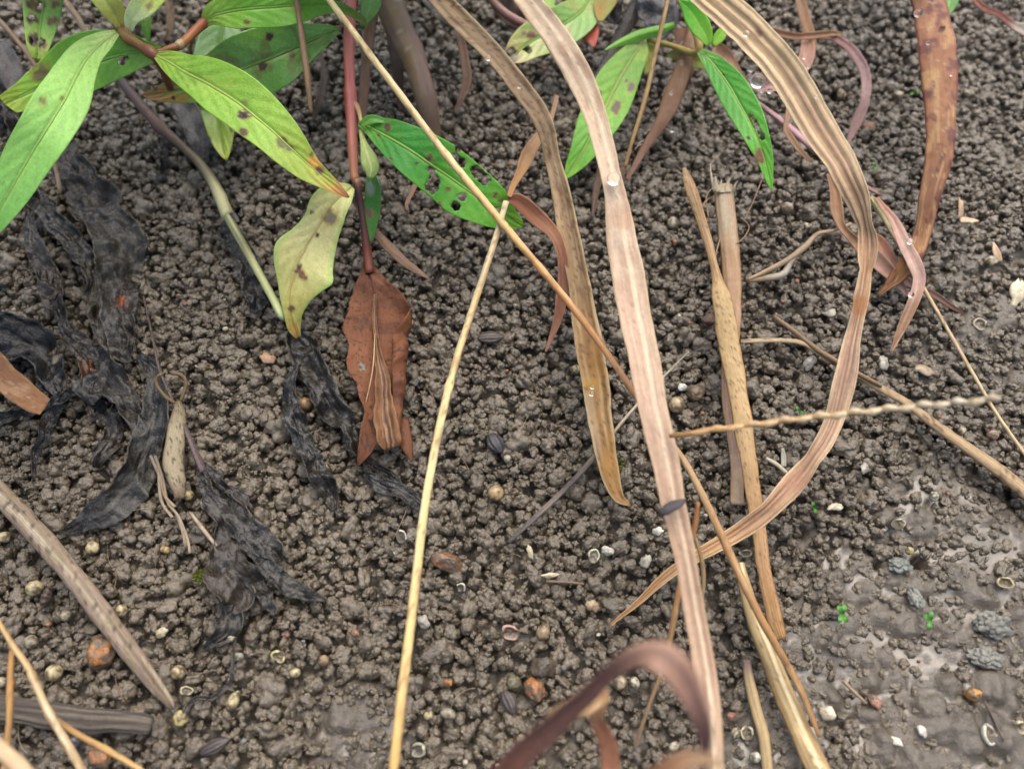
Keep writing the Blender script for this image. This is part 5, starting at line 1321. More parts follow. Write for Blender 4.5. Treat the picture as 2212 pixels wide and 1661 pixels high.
# unseen upper growth of the weed, its leaves added to shade the upper-left soil
tube('stem', [(215, -80, 6.4, 22), (190, -180, 8.5, 22), (150, -300, 11.5, 22), (120, -420, 14.5, 20)], M_STEM, {'grad': [(0, rgb(170, 150, 84)), (1, rgb(150, 120, 76))]}, parent=wa)
def shade_leaves(weed, stem_pts, n, spread, w, seed):  # leaves added out of view along a stem, for the shade they cast
    rr = random.Random(seed)
    sp = np.array(stem_pts, float)
    for k in range(n):
        t = (k + .5) / n * (len(sp) - 1)
        bx, by, bh = [np.interp(t, range(len(sp)), sp[:, j]) for j in range(3)]
        a = k * 2.4 + rr.uniform(-.4, .4)
        L = spread * rr.uniform(.8, 1.2)
        ex, ey, eh = bx + L * math.cos(a), by + L * .75 * math.sin(a), bh + rr.uniform(-.5, 1.0)
        if ey > -40 and ex > -60:
            ey = -40 - rr.uniform(0, 60)
        ww = w * rr.uniform(.85, 1.15)
        strip('leaf', [(bx, by, bh, 8), (bx * .7 + ex * .3, by * .7 + ey * .3 - 12, bh + .5, ww * .8), ((bx + ex) / 2, (by + ey) / 2 - 14, (bh + eh) / 2 + .7, ww), (bx * .25 + ex * .75, by * .25 + ey * .75 - 8, eh + .3, ww * .7), (ex, ey, eh - .4, 4)], M_LEAF,
              {'grad': [(0, rgb(130, 170, 70)), (1, rgb(120, 176, 70))], 'mid': [(rgb(180, 206, 120), .06, .8)], 'veins': (rgb(150, 190, 90), 11, .3)}, parent=weed, nv=15, res=.002, fold=.14, wave=(.08, 2))
shade_leaves(wa, [(205, -90, 7.2), (190, -180, 8.5), (150, -300, 11.5), (120, -420, 14.5)], 12, 380, 150, 3)
tube('stem', [(215, -80, 6.4, 20), (60, -110, 7.5, 20), (-120, -60, 9, 20), (-260, 60, 10.5, 18), (-360, 240, 12, 18)], M_STEM, {'grad': [(0, rgb(170, 150, 84)), (1, rgb(150, 120, 76))]}, parent=wa)  # side stem added beyond the left edge to carry shading leaves
for bx, by, bh, ex, ey, eh in [(-120, -60, 9, -420, -160, 10), (-180, 0, 9.6, -150, 260, 9.5), (-260, 60, 10.5, -560, 120, 11), (-260, 60, 10.5, -170, 330, 11.5), (-310, 150, 11, -330, 480, 11), (-360, 240, 12, -640, 420, 12), (-360, 240, 12, -240, 600, 12.5), (-200, 20, 10, -500, 0, 12)]:  # unseen leaves added left of the view to block sky light
    strip('leaf', [(bx, by, bh, 8), (bx * .7 + ex * .3, by * .7 + ey * .3, bh + .5, 130), ((bx + ex) / 2, (by + ey) / 2, (bh + eh) / 2 + .7, 160), (bx * .25 + ex * .75, by * .25 + ey * .75, eh + .3, 110), (ex, ey, eh - .4, 4)], M_LEAF,
          {'grad': [(0, rgb(130, 170, 70)), (1, rgb(120, 176, 70))], 'mid': [(rgb(180, 206, 120), .06, .8)], 'veins': (rgb(150, 190, 90), 11, .3)}, parent=wa, nv=15, res=.002, fold=.14, wave=(.08, 2))

# weed with the red stem
wb = empty('red_stem_weed', place(764, 382, 2.2), 'weed with a red jointed stem and insect-eaten leaves left of centre', 'weed')
tube('stem', [(762, -110, 5.4, 26), (758, 0, 5.1, 25), (755, 60, 4.9, 25), (754, 120, 4.6, 24), (756, 190, 4.3, 23), (758, 226, 4.1, 27), (759, 262, 3.95, 24), (762, 320, 3.7, 22), (765, 378, 3.4, 18), (768, 390, 3.35, 18)], M_STEM,
     {'grad': [(0, rgb(178, 96, 84)), (.5, rgb(186, 104, 94)), (.63, rgb(140, 58, 56)), (.72, rgb(140, 62, 58)), (.86, rgb(160, 96, 74)), (1, rgb(176, 126, 84))], 'stripes': [(rgb(206, 140, 124), 3, .5), (rgb(130, 60, 58), 4, .4)]}, parent=wb, sides=14, nodes=((.68, .2, .025),))
tube('withered_stem', [(768, 388, 3.35, 20), (774, 412, 3.2, 17), (780, 452, 2.8, 15), (787, 500, 2.3, 16), (794, 550, 1.8, 20), (799, 590, 1.5, 20)], M_STEM, {'grad': [(0, rgb(170, 124, 84)), (.12, rgb(64, 40, 38)), (.5, rgb(74, 46, 40)), (.8, rgb(112, 58, 42)), (1, rgb(116, 64, 44))], 'stripes': [(rgb(50, 34, 34), 3, .5)]}, parent=wb, rough=.1)
tube('node_collar', [(760, 222, 4.1, 20), (769, 230, 4.15, 15), (776, 244, 4.15, 10), (780, 264, 4.2, 8)], M_STEM, {'grad': [(0, rgb(150, 90, 76)), (1, rgb(170, 170, 104))]}, parent=wb)
tube('stem', [(762, -100, 5.4, 26), (768, -180, 7.2, 26), (780, -300, 10, 24), (800, -430, 13.5, 22)], M_STEM, {'grad': [(0, rgb(178, 96, 84)), (1, rgb(170, 110, 84))]}, parent=wb)
shade_leaves(wb, [(765, -140, 6.5), (780, -300, 10), (800, -430, 13.5)], 14, 360, 150, 8)  # out-of-view leaves on the red stem, also added to shade the soil
strip('leaf', [(776, 266, 4.2, 6, 6), (800, 276, 4.4, 22, 16), (830, 292, 4.5, 38, 30), (859, 308, 4.5, 46, 42), (895, 330, 4.4, 54, 52), (929, 354, 4.2, 60, 56), (965, 378, 3.9, 60, 60), (1000, 403, 3.6, 58, 64), (1036, 428, 3.2, 52, 56), (1071, 453, 2.8, 42, 42), (1100, 472, 2.4, 24, 26), (1122, 484, 2.1, 12, 10), (1130, 488, 2.0, 3, 3)], M_LEAF,
      {'grad': [(0, rgb(112, 160, 60)), (.3, rgb(66, 146, 52)), (.6, rgb(84, 156, 50)), (.85, rgb(104, 166, 50)), (1, rgb(130, 176, 60))], 'mid': [(rgb(150, 190, 84), .06, .85)], 'veins': (rgb(92, 160, 66), 11, .3), 'blot': [(rgb(110, 168, 56), .9, .3, .5)],
       'spots': [(929, 342, 8, SPOT2), (838, 274, 8, SPOT2), (968, 408, 5, SPOT2), (1085, 432, 6, rgb(90, 100, 70)), (818, 292, 3, SPOT), (900, 352, 3, SPOT), (845, 342, 3, SPOT2), (948, 443, 6, SPOT2), (1070, 420, 5, SPOT2)], 'edge': [(rgb(120, 176, 70), .07, .4)]},
      parent=wb, nv=41, res=.0008, fold=.10, wave=(.06, 3), holes=[(982, 345, 15), (996, 352, 10), (931, 368, 9), (938, 386, 12), (934, 402, 17), (1030, 372, 14), (1046, 388, 13), (998, 425, 9), (984, 445, 10), (1076, 458, 8), (990, 322, 7)], midrib=(rgb(150, 190, 84), 8, 3))
strip('leaf', [(778, 270, 4.5, 4, 6), (795, 258, 4.7, 8, 12), (815, 256, 4.8, 6, 10), (842, 266, 4.7, 2, 2)], M_LEAF, {'grad': [(0, rgb(140, 180, 84)), (1, rgb(90, 160, 66))]}, parent=wb, nv=9, fold=.3)
strip('young_leaf', [(778, 280, 4.1, 6), (786, 310, 4.0, 16), (796, 340, 3.8, 36), (802, 365, 3.6, 34), (798, 386, 3.4, 10)], M_LEAF, {'grad': [(0, rgb(190, 196, 116)), (.6, rgb(190, 204, 130)), (1, rgb(170, 190, 110))], 'edge': [(rgb(120, 160, 80), .2, .5)], 'mid': [(rgb(220, 226, 170), .12, .7)]}, parent=wb, nv=13, fold=-.4)
strip('leaf', [(800, 372, 2.6, 16), (806, 410, 2.4, 34), (804, 450, 2.1, 34), (802, 490, 1.8, 24), (800, 525, 1.5, 4)], M_LEAF, {'grad': [(0, rgb(66, 124, 54)), (1, rgb(76, 130, 50))], 'spots': [(800, 408, 10, rgb(120, 140, 130)), (796, 460, 8, rgb(110, 90, 70))]}, parent=wb, nv=13, fold=.3)
strip('leaf', [(806, -60, 4.8, 40), (802, 0, 4.6, 44), (794, 30, 4.4, 34), (782, 58, 4.2, 6)], M_LEAF, {'grad': [(0, rgb(70, 136, 60)), (1, rgb(86, 140, 60))], 'mid': [(rgb(120, 170, 90), .08, .5)]}, parent=wb, nv=13, fold=.2)
strip('leaf', [(732, 64, 4.6, 6, 6), (705, 72, 4.6, 20, 20), (672, 88, 4.5, 32, 38), (630, 106, 4.3, 54, 56), (585, 125, 4.1, 66, 66), (531, 146, 3.9, 70, 66), (480, 166, 3.7, 58, 54), (425, 186, 3.5, 36, 36), (370, 198, 3.3, 24, 22), (330, 204, 3.1, 12, 12), (308, 206, 3.0, 2, 2)], M_LEAFWET,
      {'grad': [(0, rgb(126, 176, 76)), (.3, rgb(106, 160, 62)), (.55, rgb(104, 150, 60)), (.75, rgb(136, 136, 60)), (.9, rgb(160, 112, 48)), (1, rgb(170, 96, 40))], 'mid': [(rgb(130, 170, 76), .06, .8)], 'veins': (rgb(104, 150, 66), 11, .4), 'blot': [(rgb(104, 100, 44), .7, .2, .55), (rgb(110, 160, 80), .8, .4, .5)],
       'spots': [(582, 78, 8, SPOT), (568, 145, 9, SPOT), (520, 190, 5, SPOT), (630, 120, 8, rgb(96, 96, 50)), (375, 212, 4, SPOT), (335, 190, 5, rgb(130, 60, 30))]}, parent=wb, nv=41, res=.0008, fold=.16, wave=(.1, 3), midrib=(rgb(130, 172, 80), 7, 3))
strip('leaf', [(490, 20, 3.6, 20), (484, 50, 3.5, 62), (476, 100, 3.3, 96), (470, 160, 3.0, 104), (470, 215, 2.7, 84), (474, 262, 2.4, 66), (480, 305, 2.1, 46), (486, 333, 1.9, 22), (489, 346, 1.8, 3)], M_LEAFWET,
      {'grad': [(0, rgb(100, 160, 80)), (.4, rgb(90, 146, 60)), (.75, rgb(120, 150, 50)), (1, rgb(160, 170, 40))], 'mid': [(rgb(140, 176, 80), .06, .7)], 'veins': (rgb(120, 160, 70), 10, .4), 'spots': [(452, 300, 4, SPOT2), (500, 280, 4, SPOT2)]}, parent=wb, nv=21, fold=.16, midrib=(rgb(140, 176, 80), 6, 3))
strip('yellow_leaf', [(760, 404, 3.4, 8, 8), (738, 424, 3.5, 26, 36), (712, 450, 3.4, 40, 44), (692, 485, 3.2, 46, 38), (672, 520, 3.0, 58, 46), (650, 556, 2.8, 76, 58), (638, 582, 2.6, 84, 46), (630, 612, 2.3, 70, 30), (626, 645, 2.0, 46, 20), (628, 680, 1.6, 26, 14), (636, 708, 1.2, 14, 14), (646, 730, .9, 4, 6)], M_LEAF,
      {'grad': [(0, rgb(196, 200, 130)), (.3, rgb(190, 186, 130)), (.6, rgb(186, 184, 120)), (.85, rgb(178, 172, 96)), (.93, rgb(170, 136, 70)), (1, rgb(120, 90, 50))], 'mid': [(rgb(146, 112, 64), .028, .8)], 'veins': (rgb(170, 168, 100), 10, .3), 'edge': [(rgb(150, 180, 96), .25, .6)],
       'spots': [(712, 472, 15, rgb(120, 110, 88)), (672, 458, 4, SPOT2), (686, 508, 4, SPOT), (652, 591, 8, rgb(110, 80, 60)), (648, 576, 5, SPOT), (640, 586, 4, SPOT), (658, 600, 5, rgb(120, 88, 64)), (630, 668, 6, SPOT2)]}, parent=wb, nv=41, res=.0008, fold=.14, wave=(.12, 2)).__setitem__('label', 'pale yellow withering leaf with a few dark spots')
dl = strip('dead_leaf', [(797, 566, 1.4, 8, 8), (800, 590, 1.35, 18, 16), (804, 620, 1.3, 34, 34), (808, 655, 1.25, 68, 54), (810, 695, 1.2, 100, 62), (812, 734, 1.15, 118, 64), (816, 780, 1.1, 118, 58), (822, 830, 1.05, 108, 52), (828, 870, 1.0, 94, 44), (834, 905, .95, 78, 36), (838, 935, .9, 58, 28), (841, 956, .85, 36, 20), (843, 970, .8, 12, 8)], M_BROWN,
      {'grad': [(0, rgb(96, 52, 36)), (.25, rgb(130, 76, 44)), (.6, rgb(140, 82, 48)), (1, rgb(134, 78, 46))], 'mid': [(rgb(92, 52, 40), .045, .8)], 'veins': (rgb(112, 64, 40), 9, .35), 'blot': [(rgb(92, 52, 34), .6, .25, .55), (rgb(160, 100, 60), .9, .35, .5)], 'speck': (rgb(56, 34, 28), 34, .5, .6), 'tint': [(800, 915, 12, rgb(50, 34, 28), .9), (808, 905, 8, rgb(60, 40, 30), .8), (880, 910, 16, rgb(84, 54, 50), .7)],
       'spots': [(782, 795, 7, rgb(140, 136, 130))]}, parent=wb, nv=49, res=.0007, fold=.04, curl=.1, crumple=(.17, 1.9), ragged=.1, roll=(.38, ((0, 2), (.2, 10), (.32, 90), (.5, 215), (.8, 240), (1, 120))), holes=[(762, 830, 9), (766, 842, 7)])
dl['label'] = 'rust brown dead leaf hanging from the red stem weed'
strip('leaf_fold', [(806, 640, 1.35, 6), (812, 740, 1.4, 12), (818, 800, 1.45, 22), (828, 860, 1.4, 36), (838, 910, 1.35, 50), (844, 940, 1.25, 52), (847, 956, 1.15, 46), (848, 968, 1.0, 26)], M_BROWN, {'grad': [(0, rgb(112, 70, 46)), (.4, rgb(132, 90, 62)), (1, rgb(150, 104, 66))], 'line': [(rgb(80, 62, 62), .1, .12, .8), (rgb(190, 156, 120), -.15, .08, .8), (rgb(186, 150, 112), .35, .06, .7)], 'stripes': [(rgb(166, 126, 90), 5, .4)], 'edge': [(rgb(170, 124, 80), .2, .5)]}, parent=dl, nv=25, curl=.45, crumple=(.14, 1.0), pleat=(.12, 2.5), ragged=.15, thick=.0003)
strip('leaf_tip', [(812, 900, 1.0, 50), (800, 940, 1.0, 46), (788, 972, .95, 30), (770, 1006, .8, 4)], M_BROWN, {'grad': [(0, rgb(128, 76, 44)), (1, rgb(112, 62, 36))], 'speck': (rgb(60, 38, 30), 24, .45, .7)}, parent=dl, nv=11, curl=.3, crumple=(.1, 1.2), ragged=.08)
strip('leaf_tip', [(862, 905, 1.0, 40), (872, 945, 1.0, 34), (882, 974, .95, 20), (890, 998, .8, 3)], M_BROWN, {'grad': [(0, rgb(130, 80, 50)), (1, rgb(120, 70, 42))], 'speck': (rgb(60, 38, 30), 24, .5, .6)}, parent=dl, nv=9, curl=-.3, crumple=(.08, 1.2))
tube('vein', [(810, 720, 1.65, 3), (806, 790, 1.6, 3), (797, 840, 1.5, 2.5), (790, 870, 1.4, 2)], M_STRAW, {'grad': rgb(196, 160, 110)}, parent=dl, sides=5)

# right weed with its shoot
wc = empty('green_shoot', place(1500, 110, 2.6), 'bright green leafy shoot right of centre at the top', 'weed')
tube('stem', [(1440, -70, 4.4, 16), (1470, 0, 4.2, 18), (1495, 50, 4.0, 18), (1510, 95, 3.8, 18), (1500, 115, 3.5, 16), (1455, 100, 3.2, 12), (1400, 85, 3.0, 12)], M_STEM, {'grad': [(0, rgb(190, 176, 110)), (.4, rgb(176, 130, 100)), (.7, rgb(170, 150, 84)), (1, rgb(140, 130, 70))]}, parent=wc)
strip('leaf', [(1512, 110, 3.9, 8, 8), (1538, 136, 4.1, 20, 18), (1572, 180, 4.1, 32, 30), (1595, 220, 4.0, 36, 32), (1615, 256, 3.8, 34, 30), (1636, 300, 3.5, 26, 25), (1652, 345, 3.2, 18, 16), (1662, 385, 2.9, 8, 9), (1667, 410, 2.7, 2, 2)], M_LEAF,
      {'grad': [(0, rgb(150, 190, 110)), (.15, rgb(84, 156, 64)), (.5, rgb(90, 166, 60)), (1, rgb(120, 190, 56))], 'mid': [(rgb(170, 206, 110), .06, .8)], 'veins': (rgb(110, 180, 84), 11, .25), 'spots': [(1562, 162, 3, SPOT), (1625, 258, 5, SPOT2), (1622, 250, 4, SPOT), (1641, 342, 10, rgb(120, 84, 56)), (1640, 330, 8, rgb(120, 90, 60)), (1616, 298, 3, SPOT)]},
      parent=wc, nv=27, res=.0009, fold=.14, wave=(.04, 2), holes=[(1630, 262, 5), (1634, 272, 6), (1640, 284, 6), (1646, 296, 6)], midrib=(rgb(176, 210, 110), 6, 2))
strip('leaf', [(1532, 98, 4.4, 5, 5), (1524, 76, 4.7, 16, 16), (1508, 50, 5.0, 22, 22), (1490, 22, 5.3, 18, 18), (1468, 0, 5.6, 2, 2)], M_LEAF, {'grad': [(0, rgb(150, 200, 80)), (1, rgb(90, 180, 50))], 'mid': [(rgb(170, 216, 110), .08, .7)]}, parent=wc, nv=15, fold=.2)
strip('leaf', [(1542, 98, 4.4, 8), (1552, 82, 4.6, 24), (1562, 66, 4.8, 18), (1568, 58, 4.9, 2)], M_LEAF, {'grad': [(0, rgb(160, 200, 76)), (1, rgb(120, 186, 60))], 'mid': [(rgb(180, 210, 110), .1, .6)]}, parent=wc, nv=11, fold=.25)
strip('leaf', [(1392, 82, 3.0, 8, 8), (1376, 108, 3.0, 26, 24), (1354, 144, 2.9, 36, 38), (1334, 180, 2.7, 44, 46), (1316, 216, 2.5, 48, 48), (1298, 252, 2.3, 46, 46), (1280, 288, 2.1, 38, 40), (1258, 328, 1.8, 28, 28), (1236, 362, 1.5, 16, 16), (1218, 388, 1.3, 2, 2)], M_LEAF,
      {'grad': [(0, rgb(150, 160, 90)), (.15, rgb(110, 156, 64)), (.5, rgb(116, 166, 48)), (.8, rgb(96, 160, 46)), (1, rgb(110, 170, 50))], 'mid': [(rgb(170, 186, 110), .05, .8)], 'veins': (rgb(140, 186, 80), 10, .35), 'blot': [(rgb(150, 180, 60), .9, .35, .5)],
       'spots': [(1331, 232, 10, rgb(96, 80, 60)), (1366, 188, 8, rgb(110, 100, 90)), (1294, 202, 5, SPOT), (1352, 175, 3, SPOT2)]}, parent=wc, nv=37, res=.0008, fold=.10, wave=(.04, 2), midrib=(rgb(176, 180, 116), 7, 3))
strip('leaf', [(1458, 52, 3.4, 12), (1425, 64, 3.5, 20), (1380, 76, 3.4, 22), (1340, 92, 3.2, 14), (1306, 108, 3.0, 2)], M_LEAF, {'grad': [(0, rgb(110, 170, 60)), (1, rgb(130, 180, 76))], 'edge': [(rgb(160, 200, 110), .3, .5)]}, parent=wc, nv=11, fold=-.5)
strip('leaf', [(1410, 88, 2.8, 20), (1405, 120, 2.6, 24), (1398, 150, 2.4, 14), (1394, 162, 2.3, 3)], M_LEAF, {'grad': rgb(160, 160, 70), 'speck': (SPOT, 18, .5, .6)}, parent=wc, nv=9, fold=.2)
strip('leaf', [(1540, 140, 3.0, 20), (1500, 128, 3.0, 40), (1470, 120, 2.9, 30), (1440, 118, 2.8, 6)], M_LEAF, {'grad': rgb(150, 156, 80), 'blot': [(rgb(150, 120, 80), .5, .2, .6)]}, parent=wc, nv=11, fold=.2)
strip('leaf', [(1275, -10, 3.2, 20, 20), (1258, 22, 3.2, 40, 34), (1225, 48, 3.1, 46, 40), (1185, 70, 3.0, 44, 42), (1145, 92, 2.9, 36, 38), (1115, 115, 2.8, 26, 28), (1092, 134, 2.7, 4, 8)], M_LEAFWET,
      {'grad': [(0, rgb(130, 170, 80)), (.5, rgb(110, 150, 66)), (.8, rgb(150, 156, 76)), (1, rgb(150, 130, 70))], 'mid': [(rgb(150, 186, 96), .05, .7)], 'veins': (rgb(150, 180, 96), 9, .35), 'blot': [(rgb(160, 150, 80), .7, .25, .5)], 'spots': [(1145, 74, 9, rgb(110, 76, 60)), (1131, 71, 4, SPOT2), (1160, 40, 8, SPOT2), (1105, 118, 12, rgb(90, 70, 50))]},
      parent=wc, nv=37, res=.0008, fold=.15, holes=[(1137, 105, 8), (1142, 110, 6), (1104, 112, 8)], midrib=(rgb(150, 186, 96), 6, 3))
strip('red_leaf', [(1262, 20, 2.8, 26), (1266, 45, 2.7, 44), (1276, 75, 2.5, 36), (1284, 102, 2.3, 4)], M_LEAF, {'grad': [(0, rgb(170, 150, 70)), (.4, rgb(190, 90, 74)), (1, rgb(190, 100, 80))], 'mid': [(rgb(200, 110, 90), .08, .6)], 'spots': [(1280, 42, 6, SPOT)]}, parent=wc, nv=13, fold=.1).__setitem__('label', 'small red leaf')
strip('leaf', [(1330, -50, 3.6, 40), (1310, -5, 3.4, 50), (1300, 25, 3.2, 36), (1296, 48, 3.0, 8)], M_LEAF, {'grad': rgb(150, 150, 66), 'blot': [(rgb(170, 120, 50), .5, .2, .6)]}, parent=wc, nv=13, fold=.2)
strip('leaf', [(1195, -50, 3.6, 40), (1190, -5, 3.5, 50), (1192, 25, 3.4, 34), (1200, 46, 3.3, 6)], M_LEAF, {'grad': rgb(130, 165, 70)}, parent=wc, nv=13, fold=.2, holes=[(1206, 5, 7)])

# decayed stem with its pale joint
ds = empty('dead_stalk', place(490, 460, .8), 'decaying stem turning from brown to pale green, reaching the yellow leaf', 'stem')
tube('stem', [(235, 140, 2.0, 20), (265, 180, 1.8, 20), (310, 235, 1.6, 22), (352, 280, 1.4, 22), (395, 318, 1.3, 20), (435, 358, 1.3, 22), (468, 410, 1.4, 26), (488, 456, 1.5, 28), (494, 468, 1.5, 26)], M_STEM, {'grad': [(0, rgb(84, 78, 78)), (.4, rgb(104, 76, 66)), (.6, rgb(86, 72, 54)), (.78, rgb(120, 116, 84)), (.9, rgb(176, 172, 130)), (1, rgb(190, 186, 140))], 'stripes': [(rgb(70, 60, 50), 3, .5)]}, parent=ds, rough=.08, nodes=((.42, .3, .04),))
tube('stem', [(488, 462, 1.5, 16), (505, 492, 1.5, 18), (535, 545, 1.5, 18), (565, 600, 1.5, 18), (590, 645, 1.45, 18), (606, 678, 1.4, 18), (612, 690, 1.3, 10)], M_STEM, {'grad': [(0, rgb(176, 176, 130)), (.4, rgb(160, 158, 112)), (.8, rgb(170, 176, 120)), (1, rgb(196, 206, 150))], 'stripes': [(rgb(84, 84, 56), 4, .7)]}, parent=ds, rough=.04)
strip('torn_sheath', [(492, 462, 1.6, 10), (506, 466, 1.6, 12), (514, 480, 1.5, 8)], M_ROT, {'grad': rgb(60, 54, 50)}, parent=ds, nv=5)

# ------------------------------------------------------------------ black rotten leaves
B0, B1, B2, B3 = rgb(44, 43, 44), rgb(62, 58, 52), rgb(84, 76, 64), rgb(100, 92, 80)
def rot(pts, label, grad, crump=(.34, 1.5), name='rotten_leaf', nv=25, blots=True, parent=None, twist=(), curl=0.15, fold=.15, ragged=.16, tints=()):
    warm = np.array([1.0, .95, .86])
    g = [(u, np.asarray(c) * .48 * warm) for u, c in grad]
    pts = [(q[0], q[1], q[2] * .55, q[3] * .82) for q in pts]
    crump = (abs(crump[0]) * 1.1 + .04, crump[1])
    return strip(name, pts, M_ROT, {'grad': g, 'blot': [(rgb(64, 58, 48), .9, .35, .5), (rgb(18, 17, 17), .8, .3, .5)] if blots else [], 'mid': [(rgb(70, 62, 50), .045, .6)], 'edge': [(rgb(80, 72, 58), .08, .4)], 'veins': (rgb(62, 56, 46), 9, .4), 'tint': list(tints)},
                 parent=parent, nv=nv, crumple=crump, ragged=ragged, thick=.0003, curl=curl, fold=fold, pleat=(.05, 1.7), wave=(.22, 2.7), twist=twist or ((0, 0), (.3, 24), (.6, -26), (1, 12)), res=.0007, label=None if parent else label, cat=None if parent else 'leaf')
rot([(135, 300, .9, 60), (165, 350, .9, 84), (200, 420, .9, 100), (232, 490, 1.0, 104), (255, 560, 1.0, 110), (262, 630, .9, 104), (258, 700, .8, 80), (262, 760, .7, 40)], 'broad grey-brown rotten leaf hanging down at the left', [(0, rgb(64, 54, 40)), (.4, rgb(82, 72, 58)), (.6, rgb(104, 100, 94)), (.8, rgb(76, 66, 50)), (1, rgb(70, 62, 52))], tints=[(262, 650, 18, rgb(170, 84, 40), .7)])
rot([(52, 395, 1.3, 44), (90, 430, 1.3, 50), (130, 480, 1.3, 52), (168, 545, 1.25, 54), (200, 620, 1.2, 64), (225, 690, 1.1, 76), (258, 750, .9, 64), (285, 785, .7, 10)], 'long olive brown rotten leaf crossing the broad grey-brown one', [(0, rgb(60, 56, 48)), (.5, rgb(82, 76, 56)), (.8, rgb(98, 90, 68)), (1, rgb(70, 66, 58))])
rot([(60, 450, .7, 24), (80, 520, .7, 40), (92, 600, .7, 56), (112, 660, .7, 40), (128, 640, .7, 24), (136, 590, .75, 16)], 'curled mauve-brown dead leaf looping at the left edge', [(0, rgb(60, 50, 44)), (.5, rgb(96, 84, 78)), (1, rgb(120, 92, 66))])
rot([(130, 655, .9, 30), (160, 710, .9, 50), (185, 780, .9, 54), (198, 850, .8, 40), (203, 905, .7, 8)], 'brown rotten leaf strip with a rusty edge at the left', [(0, rgb(62, 54, 50)), (.5, rgb(74, 56, 42)), (1, rgb(90, 64, 44))], tints=[(190, 800, 30, rgb(120, 70, 36), .6)])
rot([(-40, 690, .8, 110), (20, 735, .8, 120), (80, 780, .75, 100), (125, 830, .6, 60), (150, 860, .5, 16)], 'shiny blue-black rotten leaf at the left edge', [(0, rgb(40, 42, 46)), (1, rgb(48, 48, 52))])
rot([(190, 770, .8, 40), (215, 800, .9, 110), (235, 830, .9, 120), (262, 860, .8, 84), (285, 905, .7, 50), (300, 960, .5, 16)], 'wide black rotten leaf in the middle of the left heap', [(0, rgb(54, 54, 58)), (.5, rgb(74, 68, 60)), (1, rgb(80, 76, 66))])
rot([(300, 770, .6, 20), (330, 800, .8, 44), (344, 850, 1.0, 60), (338, 910, 1.0, 74), (310, 980, .9, 86), (275, 1050, .8, 90), (235, 1100, .7, 76), (185, 1130, .6, 50), (125, 1150, .5, 6)], 'long slate black rotten leaf ending in a point above the grey stick', [(0, rgb(52, 54, 56)), (.4, rgb(64, 66, 64)), (.7, rgb(86, 84, 76)), (.9, rgb(58, 62, 66)), (1, rgb(76, 82, 88))], crump=(-.12, 1.2), nv=19)
rot([(-40, 930, .5, 34), (10, 900, .6, 40), (80, 872, .7, 40), (130, 862, .7, 30), (180, 855, .6, 30), (225, 872, .6, 26), (240, 900, .5, 10)], 'thin black leaf strip lying level at the left edge', [(0, rgb(58, 62, 56)), (1, rgb(60, 60, 60))])
rot([(150, 850, .8, 26), (120, 900, .7, 40), (100, 950, .6, 28), (85, 1000, .5, 18), (74, 1040, .4, 4)], 'narrow grey rotten leaf tip below the level black strip', [(0, rgb(66, 64, 64)), (1, rgb(94, 86, 84))])
rot([(248, 865, .8, 10), (238, 900, .7, 36), (228, 945, .6, 46), (212, 985, .5, 42), (205, 1010, .4, 20)], 'small brown rotten leaf pointing up below the left heap', [(0, rgb(80, 70, 60)), (1, rgb(86, 74, 64))])
strip('leaf_flake', [(-50, 740, 2.6, 50), (0, 805, 2.5, 56), (40, 840, 2.4, 58), (75, 868, 2.2, 50), (98, 880, 2.1, 40)], M_BROWN, {'grad': [(0, rgb(120, 80, 50)), (1, rgb(166, 114, 70))], 'blot': [(rgb(196, 150, 110), .6, .3, .6)], 'speck': (rgb(200, 180, 160), 18, .7, .6)}, nv=13, fold=.12, ragged=.05, label='orange-brown leaf piece at the left edge above the black strips', cat='leaf')
rot([(632, 720, .9, 14), (650, 750, .9, 70), (675, 790, 1.0, 110), (700, 830, 1.0, 96), (725, 890, .9, 78), (760, 950, .8, 56), (790, 1000, .6, 24), (835, 1035, .5, 20), (868, 1062, .45, 6)], 'black shrivelled leaf below the pale yellow leaf tip', [(0, rgb(58, 54, 48)), (.4, rgb(76, 70, 64)), (.7, rgb(52, 50, 46)), (1, rgb(60, 54, 48))])
rot([(632, 800, .8, 20), (630, 850, .9, 40), (640, 900, .9, 52), (655, 960, .8, 48), (675, 1010, .7, 44), (700, 1060, .6, 50), (720, 1105, .4, 20)], 'narrow black rolled leaf hanging beside the shrivelled one', [(0, rgb(48, 48, 52)), (.6, rgb(58, 56, 54)), (1, rgb(80, 76, 72))])
rot([(790, 1020, .5, 12), (825, 1042, .6, 40), (862, 1065, .6, 50), (900, 1088, .5, 30), (915, 1102, .4, 8)], 'small slate grey dead leaf left of the long yellow straw', [(0, rgb(60, 60, 62)), (1, rgb(80, 82, 84))], crump=(-.08, .9))
bl = empty('rotten_plant', place(430, 980, .4), 'black wilted seedling with several shrivelled leaves on the lower left soil', 'plant')
tube('stem', [(310, 640, .7, 5), (330, 730, .7, 6), (345, 800, .8, 7), (375, 870, .8, 8), (400, 925, .8, 12), (425, 985, .8, 16), (440, 1020, .8, 18)], M_ROT, {'grad': [(0, rgb(74, 54, 44)), (.6, rgb(96, 82, 74)), (1, rgb(90, 72, 72))]}, parent=bl, sides=7)
GR = [(0, rgb(84, 74, 70)), (.5, rgb(72, 70, 68)), (1, rgb(60, 58, 56))]
